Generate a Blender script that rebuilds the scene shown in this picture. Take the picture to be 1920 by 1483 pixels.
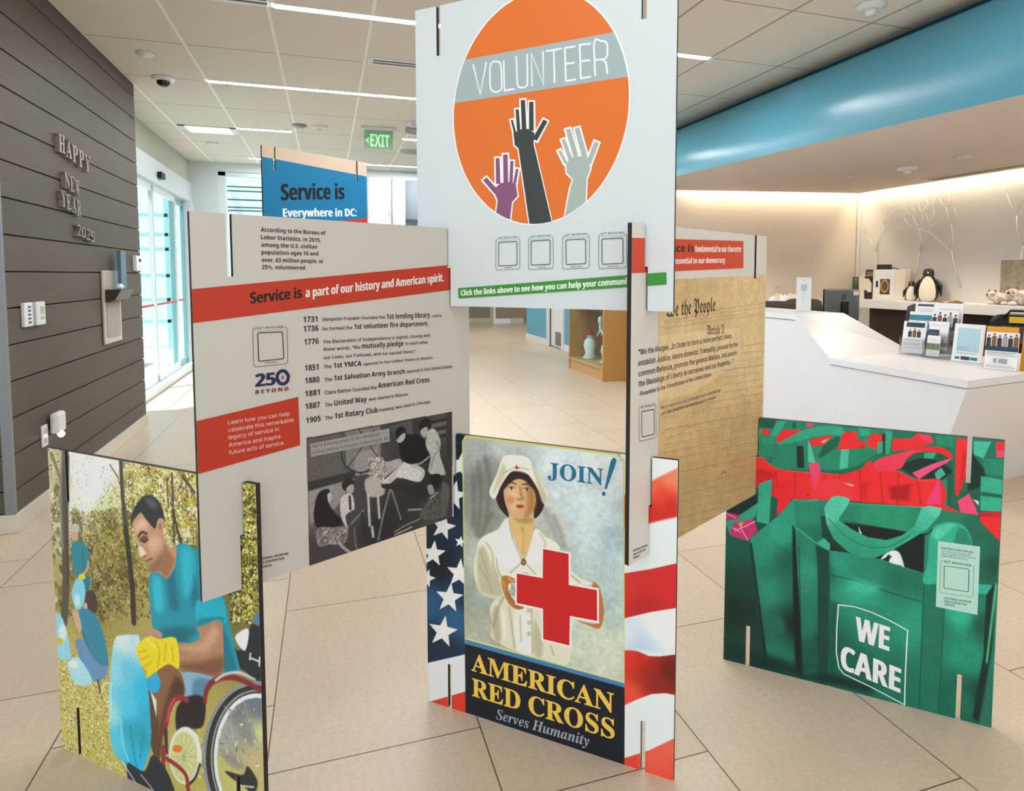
import bpy, bmesh, math, random
import numpy as np
from mathutils import Vector, Matrix
from mathutils.geometry import tessellate_polygon
PI = math.pi
random.seed(7)
for o in list(bpy.data.objects): bpy.data.objects.remove(o)
SC = bpy.context.scene
COL = SC.collection
# ------------------------------------------------------------------ camera, world, exposure
cam = bpy.data.cameras.new('camera'); cam_o = bpy.data.objects.new('camera', cam); COL.objects.link(cam_o)
cam.sensor_fit = 'HORIZONTAL'; cam.sensor_width = 36.0; cam.lens = 36.0*1192.0/1920
cam.shift_x = (960-1002.2)/1920; cam.shift_y = (591.4-741.5)/1920
cam.clip_start = 0.05; cam.clip_end = 200
cam_o.location = (0, 0, 1.53)
cam_o.rotation_euler = (PI/2-0.06325, 0, -0.31428)
SC.camera = cam_o
w = bpy.data.worlds.new('sky'); SC.world = w; w.use_nodes = True
bg = w.node_tree.nodes['Background']; bg.inputs[0].default_value = (0.78, 0.91, 1.0, 1); bg.inputs[1].default_value = 1.4
SC.view_settings.view_transform = 'Standard'; SC.view_settings.look = 'None'
SC.view_settings.exposure = 0.0; SC.view_settings.gamma = 1.0; SC.view_settings.use_curve_mapping = False

def lamp(name, kind, loc, energy, color=(1, 1, 1), size=0.2, rot=(0, 0, 0), **kw):
    d = bpy.data.lights.new(name, kind); d.energy = energy; d.color = color
    if kind == 'AREA':
        d.shape = 'RECTANGLE'; d.size = size if not isinstance(size, tuple) else size[0]; d.size_y = d.size if not isinstance(size, tuple) else size[1]
    elif kind in ('POINT', 'SPOT'): d.shadow_soft_size = size
    for k, v in kw.items(): setattr(d, k, v)
    o = bpy.data.objects.new(name, d); COL.objects.link(o); o.location = loc; o.rotation_euler = rot
    return o

# unseen lamps added to brighten the room, continuing the ceiling's linear light rows
for y_ in (2.85, .75, -1.35, -3.45):
    lamp('added_row_lamp', 'AREA', (.6, y_, 3.40), 45, (.97, .98, 1), (6.0, .09))
for y_ in (13.5, 16.5): lamp('hall_fill_lamp', 'AREA', (3.6, y_, 3.40), 60, (1, .95, .86), (1.6, .3))  # unseen lamps added to brighten the far hall
sun = lamp('sun', 'SUN', (-6, 8, 12), 9.0, (1, .98, .95), rot=(.2, -.35, 0)); sun.data.angle = .02
# ------------------------------------------------------------------ materials
def lin(h):
    h = h.lstrip('#')
    c = [int(h[i:i+2], 16)/255 for i in (0, 2, 4)]
    return tuple(x/12.92 if x <= .04045 else ((x+.055)/1.055)**2.4 for x in c)
MATS = {}
def mat(name, col, rough=.5, metal=0, spec=.5, noise=0, nscale=20, bump=0, emit=None, estr=0, alpha=1, trans=0, stretch=None):
    if name in MATS: return MATS[name]
    m = bpy.data.materials.new(name); MATS[name] = m; m.use_nodes = True
    nt = m.node_tree; b = nt.nodes['Principled BSDF']
    if isinstance(col, str): col = lin(col)
    b.inputs['Base Color'].default_value = (*col, 1); b.inputs['Roughness'].default_value = rough
    b.inputs['Metallic'].default_value = metal; b.inputs['Specular IOR Level'].default_value = spec
    b.inputs['Transmission Weight'].default_value = trans; b.inputs['Alpha'].default_value = alpha
    if emit:
        b.inputs['Emission Color'].default_value = (*(lin(emit) if isinstance(emit, str) else emit), 1); b.inputs['Emission Strength'].default_value = estr
    if noise or bump:
        tc = nt.nodes.new('ShaderNodeTexCoord'); mp = nt.nodes.new('ShaderNodeMapping'); nz = nt.nodes.new('ShaderNodeTexNoise')
        nt.links.new(tc.outputs['Object'], mp.inputs[0]); nt.links.new(mp.outputs[0], nz.inputs['Vector'])
        if stretch: mp.inputs['Scale'].default_value = stretch
        nz.inputs['Scale'].default_value = nscale; nz.inputs['Detail'].default_value = 6
        if noise:
            mx = nt.nodes.new('ShaderNodeMix'); mx.data_type = 'RGBA'
            mx.inputs[6].default_value = (*[c*(1-noise) for c in col], 1); mx.inputs[7].default_value = (*[min(1, c*(1+noise)) for c in col], 1)
            nt.links.new(nz.outputs[0], mx.inputs[0]); nt.links.new(mx.outputs[2], b.inputs['Base Color'])
        if bump:
            bp = nt.nodes.new('ShaderNodeBump'); bp.inputs['Strength'].default_value = bump; bp.inputs['Distance'].default_value = .004
            nt.links.new(nz.outputs[0], bp.inputs['Height']); nt.links.new(bp.outputs[0], b.inputs['Normal'])
    return m
def emis(name, col, s):
    m = mat(name, (.8, .8, .8), emit=col, estr=s); return m

class NG:   # small node-graph helper
    def __init__(s, name, rough=.5, spec=.5):
        s.m = bpy.data.materials.new(name); s.m.use_nodes = True; s.nt = s.m.node_tree; s.b = s.nt.nodes['Principled BSDF']
        s.b.inputs['Roughness'].default_value = rough; s.b.inputs['Specular IOR Level'].default_value = spec
        tc = s.nt.nodes.new('ShaderNodeTexCoord'); s.co = tc.outputs['Object']
        sp = s.nt.nodes.new('ShaderNodeSeparateXYZ'); s.nt.links.new(s.co, sp.inputs[0]); s.x, s.y, s.z = sp.outputs
    def put(s, inp, v):
        if hasattr(v, 'is_linked') or hasattr(v, 'links'): s.nt.links.new(v, inp)
        else: inp.default_value = v
    def math(s, op, a, b=0.0, c=None):
        n = s.nt.nodes.new('ShaderNodeMath'); n.operation = op; s.put(n.inputs[0], a); s.put(n.inputs[1], b)
        if c is not None: s.put(n.inputs[2], c)
        return n.outputs[0]
    def mix(s, f, a, b):
        n = s.nt.nodes.new('ShaderNodeMix'); n.data_type = 'RGBA'; s.put(n.inputs[0], f)
        for i, v in ((6, a), (7, b)): s.put(n.inputs[i], (*v, 1) if isinstance(v, tuple) else v)
        return n.outputs[2]
    def noise(s, scale, detail=5, vec=None, stretch=None, rough=.55):
        v = vec if vec is not None else s.co
        if stretch:
            mp = s.nt.nodes.new('ShaderNodeMapping'); mp.inputs['Scale'].default_value = stretch; s.nt.links.new(v, mp.inputs[0]); v = mp.outputs[0]
        n = s.nt.nodes.new('ShaderNodeTexNoise'); n.inputs['Scale'].default_value = scale; n.inputs['Detail'].default_value = detail
        n.inputs['Roughness'].default_value = rough
        s.nt.links.new(v, n.inputs['Vector']); return n.outputs[0]
    def white(s, a, b):
        c = s.nt.nodes.new('ShaderNodeCombineXYZ'); s.put(c.inputs[0], a); s.put(c.inputs[1], b)
        n = s.nt.nodes.new('ShaderNodeTexWhiteNoise'); n.noise_dimensions = '3D'; s.nt.links.new(c.outputs[0], n.inputs[0]); return n.outputs[0]
    def line(s, v, w):      # 1 where frac position v (0..1) lies within w of a cell edge
        d = s.math('ABSOLUTE', s.math('SUBTRACT', v, .5)); return s.math('GREATER_THAN', d, .5-w)
    def color(s, v): s.nt.links.new(v, s.b.inputs['Base Color'])
    def bump(s, v, st=.2, dist=.003):
        n = s.nt.nodes.new('ShaderNodeBump'); n.inputs['Strength'].default_value = st; n.inputs['Distance'].default_value = dist
        s.nt.links.new(v, n.inputs['Height']); s.nt.links.new(n.outputs[0], s.b.inputs['Normal'])

# ------------------------------------------------------------------ mesh builder
class MB:
    def __init__(s): s.v = []; s.f = []; s.mi = []; s.sm = []
    def add(s, vs, fs, mi=0, smooth=False):
        o = len(s.v); s.v += [tuple(v) for v in vs]; s.f += [tuple(i+o for i in f) for f in fs]
        s.mi += [mi]*len(fs); s.sm += [smooth]*len(fs); return s
    def box(s, a, b, mi=0):
        (x0, y0, z0), (x1, y1, z1) = [min(p) for p in zip(a, b)], [max(p) for p in zip(a, b)]
        return s.add([(x0, y0, z0), (x1, y0, z0), (x1, y1, z0), (x0, y1, z0), (x0, y0, z1), (x1, y0, z1), (x1, y1, z1), (x0, y1, z1)],
                     [(0, 3, 2, 1), (4, 5, 6, 7), (0, 1, 5, 4), (1, 2, 6, 5), (2, 3, 7, 6), (3, 0, 4, 7)], mi)
    def cbox(s, c, d, mi=0): return s.box([c[i]-d[i]/2 for i in range(3)], [c[i]+d[i]/2 for i in range(3)], mi)
    def quad(s, *p, mi=0): return s.add(p, [tuple(range(len(p)))], mi)
    def prism(s, pts, o, u, v, n, mi=0, mi_side=None):    # polygon pts (a,b) in frame o + a*u + b*v, extruded along n
        o, u, v, n = Vector(o), Vector(u), Vector(v), Vector(n); k = len(pts)
        A = [o+u*a+v*b for a, b in pts]; B = [p+n for p in A]
        tri = tessellate_polygon([[Vector((a, b, 0)) for a, b in pts]])
        s.add(A+B, [tuple(t) for t in tri], mi)
        s.add(A+B, [tuple(i+k for i in reversed(t)) for t in tri], mi if mi_side is None else mi_side)
        s.add(A+B, [(i, (i+1) % k, (i+1) % k+k, i+k) for i in range(k)], mi if mi_side is None else mi_side)
        return s
    def tube(s, pts, r, n=8, mi=0, caps=True):
        pts = [Vector(p) for p in pts]; rs = r if isinstance(r, (list, tuple)) else [r]*len(pts); o = len(s.v); k = len(pts)
        ref = Vector((0, 0, 1)) if abs((pts[-1]-pts[0]).normalized().z) < .9 else Vector((1, 0, 0))
        for i, p in enumerate(pts):
            t = (pts[min(i+1, k-1)]-pts[max(i-1, 0)]).normalized(); a = t.cross(ref).normalized(); b = t.cross(a)
            s.v += [tuple(p+(a*math.cos(2*PI*j/n)+b*math.sin(2*PI*j/n))*rs[i]) for j in range(n)]
        for i in range(k-1):
            for j in range(n):
                s.f.append((o+i*n+j, o+i*n+(j+1) % n, o+(i+1)*n+(j+1) % n, o+(i+1)*n+j)); s.mi.append(mi); s.sm.append(True)
        if caps:
            for q in (0, k-1): s.f.append(tuple(o+q*n+j for j in range(n))); s.mi.append(mi); s.sm.append(False)
        return s
    def lathe(s, prof, c=(0, 0, 0), n=20, mi=0, flip=False):     # profile (r,z)
        o = len(s.v); k = len(prof)
        for r, z in prof: s.v += [(c[0]+r*math.cos(2*PI*j/n), c[1]+r*math.sin(2*PI*j/n), c[2]+z) for j in range(n)]
        for i in range(k-1):
            for j in range(n):
                s.f.append((o+i*n+j, o+i*n+(j+1) % n, o+(i+1)*n+(j+1) % n, o+(i+1)*n+j)); s.mi.append(mi); s.sm.append(True)
        for q in (0, k-1):
            if prof[q][0] > 1e-5: s.f.append(tuple(o+q*n+j for j in range(n))); s.mi.append(mi); s.sm.append(False)
        return s
    def ball(s, c, r, n=14, m=9, mi=0):
        r = r if isinstance(r, (tuple, list)) else (r, r, r); o = len(s.v)
        for i in range(m+1):
            t = PI*i/m
            s.v += [(c[0]+r[0]*math.sin(t)*math.cos(2*PI*j/n), c[1]+r[1]*math.sin(t)*math.sin(2*PI*j/n), c[2]+r[2]*math.cos(t)) for j in range(n)]
        for i in range(m):
            for j in range(n):
                s.f.append((o+i*n+j, o+(i+1)*n+j, o+(i+1)*n+(j+1) % n, o+i*n+(j+1) % n)); s.mi.append(mi); s.sm.append(True)
        return s
    def build(s, name, m, parent=None, bevel=0, loc=None, fix=True):
        me = bpy.data.meshes.new(name); me.from_pydata(s.v, [], s.f)
        for x in (m if isinstance(m, (list, tuple)) else [m]): me.materials.append(x)
        me.polygons.foreach_set('material_index', s.mi); me.polygons.foreach_set('use_smooth', s.sm)
        if fix:
            b = bmesh.new(); b.from_mesh(me); bmesh.ops.remove_doubles(b, verts=b.verts, dist=1e-6)
            bmesh.ops.recalc_face_normals(b, faces=b.faces); b.to_mesh(me); b.free()
        me.update()
        o = bpy.data.objects.new(name, me); COL.objects.link(o)
        if parent: o.parent = parent
        if loc: o.location = loc
        if bevel:
            md = o.modifiers.new('bevel', 'BEVEL'); md.width = bevel; md.segments = 2; md.limit_method = 'ANGLE'; md.angle_limit = .7
        return o
def tag(o, label, cat, group=None, kind=None):
    o['label'] = label; o['category'] = cat
    if group: o['group'] = group
    if kind: o['kind'] = kind
    return o
def struct(o): o['kind'] = 'structure'; return o
def thing(name, label, cat, loc=(0, 0, 0), rz=0, group=None):
    o = bpy.data.objects.new(name, None); COL.objects.link(o); o.location = loc; o.rotation_euler = (0, 0, rz); o.empty_display_size = .05
    return tag(o, label, cat, group)
def dup(o, loc, label, rz=None):
    c = o.copy(); COL.objects.link(c); c.location = loc; c['label'] = label
    if rz is not None: c.rotation_euler = (0, 0, rz)
    for ch in list(o.children):
        d = ch.copy(); COL.objects.link(d); d.parent = c
        for g in list(ch.children):
            e = g.copy(); COL.objects.link(e); e.parent = d
    return c

# ------------------------------------------------------------------ fonts (the ones inside Blender) and lettering
def font(fn):
    try: return bpy.data.fonts.load(bpy.utils.system_resource('DATAFILES')+'/fonts/'+fn, check_existing=True)
    except Exception: return None
F_SANS = font('Inter.woff2'); F_MATH = font('NotoSansMath-Regular.woff2')
def mathmap(t, up, lo, dg=None):
    out = ''
    for ch in t:
        if 'A' <= ch <= 'Z': out += chr(up+ord(ch)-65)
        elif 'a' <= ch <= 'z': out += chr(lo+ord(ch)-97)
        elif dg and '0' <= ch <= '9': out += chr(dg+ord(ch)-48)
        else: out += ch
    return out
STY = {'R': (F_SANS, 0, None), 'M': (F_SANS, 0, None), 'B': (F_MATH, 0, (0x1D5D4, 0x1D5EE, 0x1D7EC)), 'K': (F_MATH, 0, (0x1D5D4, 0x1D5EE, 0x1D7EC)),
       'S': (F_MATH, .006, (0x1D400, 0x1D41A)), 'I': (F_MATH, 0, (0x1D468, 0x1D482)), 'G': (F_MATH, .0, (0x1D56C, 0x1D586)), 'Q': (F_MATH, 0, (0x1D4D0, 0x1D4EA))}
CAPS = {}
def cap_of(style):
    if style not in CAPS: CAPS[style] = None; CAPS[style] = max(b for _, b, _ in text_geo('H', style)[0])*.715
    return CAPS[style] or .715
def text_geo(t, style):
    """flat lettering: vertices and triangles, cap height 1, starting at x 0, with its width"""
    f, off, mp = STY[style]
    if mp and f: t = mathmap(t, *mp)
    c = bpy.data.curves.new('lettering', 'FONT'); c.body = t; c.size = 1; c.offset = off; c.resolution_u = 3
    if f: c.font = f
    o = bpy.data.objects.new('lettering', c); COL.objects.link(o)
    bpy.context.view_layer.update()
    me = o.evaluated_get(bpy.context.evaluated_depsgraph_get()).to_mesh()
    v = [(p.co.x, p.co.y) for p in me.vertices]; fs = [tuple(p.vertices) for p in me.polygons]
    if style in 'KM':      # heavier strokes: the same letters overprinted a little to each side
        n = len(v); f0 = list(fs); v0 = list(v)
        for k, (a, b) in enumerate(((-.022, 0), (.022, 0)) if style == 'K' else ((-.010, 0), (.010, 0))):
            v += [(p+a, q+b, k+1) for p, q in v0]; fs += [tuple(i+n*(k+1) for i in f_) for f_ in f0]
    bpy.data.objects.remove(o); bpy.data.curves.remove(c)
    if not v: return [], [], 1
    v = [(p[0], p[1], p[2] if len(p) > 2 else 0) for p in v]; x0 = min(p[0] for p in v); x1 = max(p[0] for p in v); cap = cap_of(style) if style in CAPS else .715
    return [((a-x0)/cap, b/cap, c) for a, b, c in v], fs, (x1-x0)/cap
def put_text(mb, t, style, o, u, v, width, cap, mi=0, n=None):
    """lettering in frame o + a*u + b*v, squeezed to the given width; n lifts it off the surface"""
    cap_of(style); g, fs, w = text_geo(t, style); o, u, v = Vector(o), Vector(u), Vector(v)
    sx = width/w if width else cap
    if n is not None: o = o+Vector(n)
    lift = u.cross(v).normalized()*1e-5
    mb.add([o+u*(a*sx)+v*(b*cap)+lift*c for a, b, c in g], fs, mi)

# ------------------------------------------------------------------ setting: floor, ceiling, walls
def floor_mat():
    g = NG('stone_tile', .34, .4)
    u = g.math('DIVIDE', g.math('ADD', g.x, .21), .673); col = g.math('FLOOR', u); fu = g.math('FRACT', u)
    v = g.math('ADD', g.math('SUBTRACT', g.y, .02), g.math('DIVIDE', col, 3)); row = g.math('FLOOR', v); fv = g.math('FRACT', v)
    joint = g.math('MAXIMUM', g.line(fu, .0032), g.line(fv, .0022))
    rnd = g.white(col, row)
    base = g.mix(rnd, lin('#c3b39d'), lin('#d0c0aa'))
    n1 = g.noise(2.6, 8, rough=.65); n2 = g.noise(60, 4, rough=.7); n3 = g.noise(14, 5, stretch=(3, .6, 1))
    c = g.mix(g.math('MULTIPLY', n1, .75), base, lin('#b3a088'))
    c = g.mix(g.math('MULTIPLY', g.math('SUBTRACT', n2, .33), 1.25), c, lin('#9a866c'))
    c = g.mix(g.math('MULTIPLY', n3, .30), c, lin('#e0d4c3'))
    c = g.mix(joint, c, lin('#5a4a3a')); g.color(c)
    g.bump(g.math('SUBTRACT', g.math('MULTIPLY', n2, .3), joint), .15, .002)
    return g.m
def ceil_mat():
    g = NG('ceiling_tile', .9, .1)
    u = g.math('DIVIDE', g.math('ADD', g.x, 1.08), .715); fu = g.math('FRACT', u)
    fv = g.math('FRACT', g.math('DIVIDE', g.math('SUBTRACT', g.y, 3.88), 1.045))
    n = g.noise(160, 3); c = g.mix(g.math('MULTIPLY', n, .5), lin('#e3dfd8'), lin('#d9d4cb'))
    c = g.mix(g.line(fv, .006), c, lin('#9d988e'))
    right = g.math('GREATER_THAN', g.x, 2)
    c = g.mix(g.line(fu, .016), c, g.mix(right, lin('#fcfbf8'), lin('#a8a399'))); g.color(c)
    return g.m
M_FLOOR = floor_mat(); M_CEIL = ceil_mat()
M_WHITE = mat('white_paint', '#d9d7d2', .7, spec=.2, noise=.02, nscale=3); M_WHITE2 = mat('white_enamel', '#e6e8ea', .35)
M_WARM = mat('cream_paint', '#dacfc2', .75, spec=.2, noise=.03, nscale=4)
M_BLACK = mat('black_plastic', '#141416', .45); M_DGREY = mat('charcoal_fabric', '#3b3733', .85, noise=.25, nscale=90)
M_GREY = mat('grey_metal', '#8d9094', .4, .3); M_CHROME = mat('brushed_metal', '#c5c7c8', .28, .9)
M_BASE = mat('pale_stone', '#cfc6b8', .5, noise=.06, nscale=8)

f = MB(); f.box((-8, -5, -.1), (9, 7.34, 0)); f.box((-2.2, 7.34, -.1), (9, 24, 0)); struct(f.build('floor', M_FLOOR, fix=False))
f = MB(); f.box((-9, 7.34, -.12), (-2.2, 20, -.015)); struct(f.build('trim_1', mat('pale_paving', '#c3c8c6', .8, noise=.08, nscale=5)))
c = MB(); c.box((-8, -5, 3.42), (7.4, 7.34, 3.52)); c.box((-2.35, 7.34, 3.42), (7.4, 12.1, 3.52)); c.box((2.3, 12.1, 3.42), (9, 24, 3.52)); struct(c.build('ceiling', M_CEIL))

# dark timber block wall on the left: planks with open joints, metal corner trim, stone base
M_WOOD = (lambda g: (g.color(g.mix(g.noise(7, 8, stretch=(6, .35, 9), rough=.7), g.mix(g.white(0, g.math('FLOOR', g.math('DIVIDE', g.math('SUBTRACT', g.z, .031), .217))), lin('#5c544b'), lin('#6a6158')), lin('#4a423a'))), g.bump(g.noise(9, 8, stretch=(6, .4, 12)), .12, .003), g.m)[2])(NG('grey_brown_timber', .55, .3))
wb = MB()
z = .115; edges = [.115]+[.249+.217*k for k in range(15)]
for a, b in zip(edges, edges[1:]+[3.42]):
    if b > a: wb.box((-5.2, 4.47, a+.004), (-1.79, 7.34, b-.004))
wb.box((-5.19, 4.482, .1), (-1.802, 7.33, 3.42), 1)  # dark core seen through the open joints
struct(wb.build('wall_left', [M_WOOD, mat('dark_joint', '#191512', .9)], bevel=.003))
t = MB(); t.box((-1.838, 4.458, .112), (-1.786, 4.482, 3.42)); struct(t.build('trim_2', mat('corner_steel', '#8b8e92', .4, .5)))
t = MB(); t.box((-5.2, 4.455, 0), (-1.775, 7.35, .112)); struct(t.build('baseboard_left', M_BASE, bevel=.004))

# glazed entrance wall beyond it
def clear_glass(name, tint, refl):
    m = bpy.data.materials.new(name); m.use_nodes = True; nt = m.node_tree; nt.nodes.remove(nt.nodes['Principled BSDF']); t = nt.nodes.new('ShaderNodeBsdfTransparent'); t.inputs[0].default_value = (*tint, 1)
    g = nt.nodes.new('ShaderNodeBsdfGlossy'); g.inputs['Roughness'].default_value = .02; mx = nt.nodes.new('ShaderNodeMixShader'); mx.inputs[0].default_value = refl
    nt.links.new(t.outputs[0], mx.inputs[1]); nt.links.new(g.outputs[0], mx.inputs[2]); nt.links.new(mx.outputs[0], nt.nodes['Material Output'].inputs[0]); return m
M_GLASS = clear_glass('door_glass', (.92, .99, .99), .05)
M_FRAME = mat('white_aluminium', '#dfe6ea', .35, .1); M_TEAL = mat('teal_edge', '#6fa3a8', .3)
wl = MB(); wl.box((-2.35, 7.34, 3.05), (-2.15, 11.95, 3.42)); wl.box((-2.35, 7.34, 0), (-2.15, 7.6, 3.05)); struct(wl.build('wall_entrance', mat('pale_green_paint', '#bcc0b4', .8)))
hd = MB(); hd.box((-2.28, 7.6, 2.74), (-2.12, 11.95, 3.05)); hd.box((-2.26, 11.72, 0), (-2.1, 11.95, 2.74)); hd.box((-2.26, 7.6, 0), (-2.12, 7.68, 2.74))
hd.box((-2.27, 7.6, 0), (-2.10, 11.95, .10))
struct(hd.build('door_1', M_FRAME, bevel=.006))
def glass_leaf(name, x, y0, y1, label):
    e = thing(name, label, 'glass door', (x, (y0+y1)/2, .1), group=None); h = (y1-y0)/2
    m = MB(); m.box((-.005, -h, 0), (.005, h, 2.62)); m.build('pane', M_GLASS, e)
    m = MB()
    for s in (-1, 1): m.box((-.022, s*h-.022, 0), (.022, s*h+.022, 2.62))
    m.box((-.022, -h, 0), (.022, h, .09)); m.box((-.022, -h, 2.54), (.022, h, 2.62)); m.build('frame', M_TEAL if 'far' in label else M_FRAME, e)
    m = MB(); m.box((.006, -h+.05, 1.02), (.012, h-.05, 1.05)); m.build('safety_stripe', mat('red_stripe', '#c4574f', .5), e)
    return e
glass_leaf('sliding_door', -2.20, 7.75, 9.6, 'near glass leaf of the sliding entrance doors, beside the timber wall')
glass_leaf('sliding_door', -2.20, 9.64, 10.95, 'middle glass leaf of the sliding entrance doors, under the motion sensor')
glass_leaf('sliding_door', -2.24, 10.93, 11.7, 'far glass leaf of the entrance doors with teal edge posts')
s = thing('motion_sensor', 'black door motion sensor on the white header above the glass entrance', 'sensor', (-2.12, 9.75, 2.86))
m = MB(); m.cbox((.03, 0, 0), (.06, .20, .085)); m.build('housing', M_BLACK, s, bevel=.012)
m = MB(); m.cbox((.063, .03, -.012), (.008, .1, .035)); m.build('lens', mat('sensor_lens', '#3c4248', .15), s)

# outside the glass
pv = MB(); pv.box((-9, 6.4, -.02), (-8.8, 16, .8)); struct(pv.build('wall_outside', mat('outside_wall', '#d4e3e6', .8)))
def out_thing(name, label, cat, boxes, col, loc):
    e = MB()
    for a, b in boxes: e.box(a, b)
    return tag(e.build(name, mat(name+'_paint', col, .6), loc=loc, bevel=.005), label, cat)
out_thing('bench', 'blue slatted bench standing outside the glass doors', 'bench', [((-.9, -.2, .42), (.9, -.05, .46)), ((-.9, 0, .42), (.9, .15, .46)), ((-.9, .22, .5), (.9, .25, .85)), ((-.85, -.2, 0), (-.8, .22, .42)), ((.8, -.2, 0), (.85, .22, .42))], '#7f9fc0', (-4.6, 13.5, -.015))
out_thing('notice_sign', 'small red and white sign seen through the entrance glass', 'sign', [((-.015, -.12, 1.72), (.015, .12, 1.98)), ((-.02, -.02, 0), (-.016, .02, 1.98))], '#d8637a', (-4.4, 14.6, -.015))
out_thing('concrete_planter', 'pale planter box outside the glass doors', 'planter', [((-.5, -.4, 0), (.5, .4, .5))], '#a9b6a6', (-3.6, 12.2, -.015))
pl = MB()
for k in range(26):
    a = random.uniform(0, 6.28); r = random.uniform(.1, .4); h = random.uniform(.3, .75); d = Vector((math.cos(a), math.sin(a), 0)); n = Vector((-d.y, d.x, 0))
    b0 = d*.06; mid = d*r*.6+Vector((0, 0, h*.8)); tip = d*r+Vector((0, 0, h))
    pl.quad(b0-n*.02, b0+n*.02, mid+n*.035, tip, mid-n*.035)
tag(pl.build('shrub', mat('leaf_green', '#4d6b53', .6), loc=(-3.6, 12.2, .48)), 'dark green shrub in the pale planter outside', 'plant')
rl = MB()
for zz in (.55, 1.0, 1.5, 2.05, 2.35, 2.75): rl.box((-8.6, 15.0, zz), (-2.6, 15.05, zz+.07))
for xx in (-8, -6.4, -4.8, -3.2): rl.box((xx, 15.0, 0), (xx+.07, 15.06, 3.2))
tag(rl.build('outdoor_railing', mat('teal_rail', '#8fc0c2', .5), loc=(0, 0, -.015)), 'pale teal horizontal railing outside beyond the entrance', 'railing')

# end wall with window, bulkhead
we = MB(); we.box((-2.35, 11.9, 0), (-1.72, 12.1, 3.42)); we.box((-1.72, 11.9, 3.27), (-.35, 12.1, 3.42)); we.box((-.35, 11.9, 0), (2.4, 12.1, 3.42))
struct(we.build('wall_back', mat('pale_blue_white_paint', '#cfd8da', .75)))
wf = MB(); wf.box((-1.72, 11.93, 0), (-1.60, 12.05, 3.27)); wf.box((-.42, 11.93, 0), (-.35, 12.05, 3.27)); wf.box((-1.72, 11.93, 3.2), (-.35, 12.05, 3.27)); wf.box((-1.72, 11.93, 0), (-.35, 12.05, .1))
wfo = struct(wf.build('window_1', M_FRAME, bevel=.005))
m = MB(); m.box((-1.6, 11.985, .1), (-.42, 11.995, 3.2)); m.build('pane', M_GLASS, wfo)
ss = thing('sunshade', 'dark teal horizontal sunshade bars outside the far window', 'sunshade', (0, 13, -.015))
for zz in (3.17, 3.09, 2.93, 2.79, 2.73):
    b = MB(); b.box((-1.9, 0, zz), (0, .06, zz+.022)); b.build('bar', mat('dark_teal_metal', '#3f6a70', .4, .4), ss)
for xx in (-1.82, -.08): b = MB(); b.box((xx, .01, 0), (xx+.04, .05, 3.3)); b.build('post', M_FRAME, ss)
sl = MB(); sl.prism([(-1.78, 3.35), (-1.66, 3.35), (-.90, 0), (-1.02, 0)], (0, 13.3, 0), (1, 0, 0), (0, 0, 1), (0, .08, 0))
tag(sl.build('stair_stringer', M_FRAME), 'white sloping beam outside the far window', 'beam')

# hall beyond: blue wall on the right, far walls
M_BLUE = mat('sky_blue_paint', '#62a9c8', .6)
wr = MB(); wr.box((4.55, 7.62, 0), (4.7, 12.12, 3.42)); wr.box((4.55, 12.92, 0), (4.7, 14.6, 3.42)); wr.box((4.55, 12.12, 2.1), (4.7, 12.92, 3.42)); wr.box((4.7, 14.5, 0), (9, 14.6, 3.42)); struct(wr.build('wall_hall', M_BLUE))
bb = MB(); bb.box((4.53, 7.62, 0), (4.56, 12.0, .13)); bb.box((4.53, 13.04, 0), (4.56, 14.62, .13)); struct(bb.build('baseboard_hall', M_WHITE2))
df = MB(); df.box((4.51, 12.0, 0), (4.6, 12.12, 2.2)); df.box((4.51, 12.92, 0), (4.6, 13.04, 2.2)); df.box((4.51, 12.0, 2.1), (4.6, 13.04, 2.2)); struct(df.build('trim_3', M_WHITE2, bevel=.004))
dd = struct((lambda q: q.box((4.57, 12.12, .02), (4.62, 12.92, 2.1)).build('door_2', M_WHITE2))(MB()))
m = MB(); m.box((4.562, 12.2, .06), (4.572, 12.62, .34))
for k in range(9): m.box((4.555, 12.22, .08+k*.028), (4.565, 12.6, .09+k*.028), 0)
m.build('vent_grille', mat('vent_metal', '#8e9390', .4, .5), dd)
m = MB(); m.tube([(4.56, 12.84, 1.02), (4.51, 12.84, 1.02), (4.51, 12.72, 1.02)], .011); m.build('handle', M_CHROME, dd)
wq = MB(); wq.box((2.25, 12.1, 0), (2.4, 19.95, 3.42)); struct(wq.build('wall_sun_block', M_WHITE))  # unseen wall added to keep the sun off the hall floor
fw_ = MB(); fw_.box((1.5, 19.9, 0), (5.0, 20.1, 3.42)); struct(fw_.build('wall_far', mat('taupe_paint', '#8d8678', .8)))
fw_ = MB(); fw_.box((4.95, 19.4, 0), (5.02, 19.95, 3.42)); fw_.box((5.02, 19.4, 0), (5.5, 19.5, .16)); struct(fw_.build('trim_4', M_WHITE2))
fw_ = MB(); fw_.box((5.0, 19.5, 0), (8.5, 19.7, 3.42)); struct(fw_.build('wall_far_right', mat('brown_paint', '#97806b', .8)))
bb = MB(); bb.box((1.5, 19.87, 0), (4.96, 19.91, .16)); bb.box((5.0, 19.46, 0), (5.95, 19.51, .16)); struct(bb.build('baseboard_far', mat('cream_skirting', '#cdc2b0', .6)))

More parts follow.
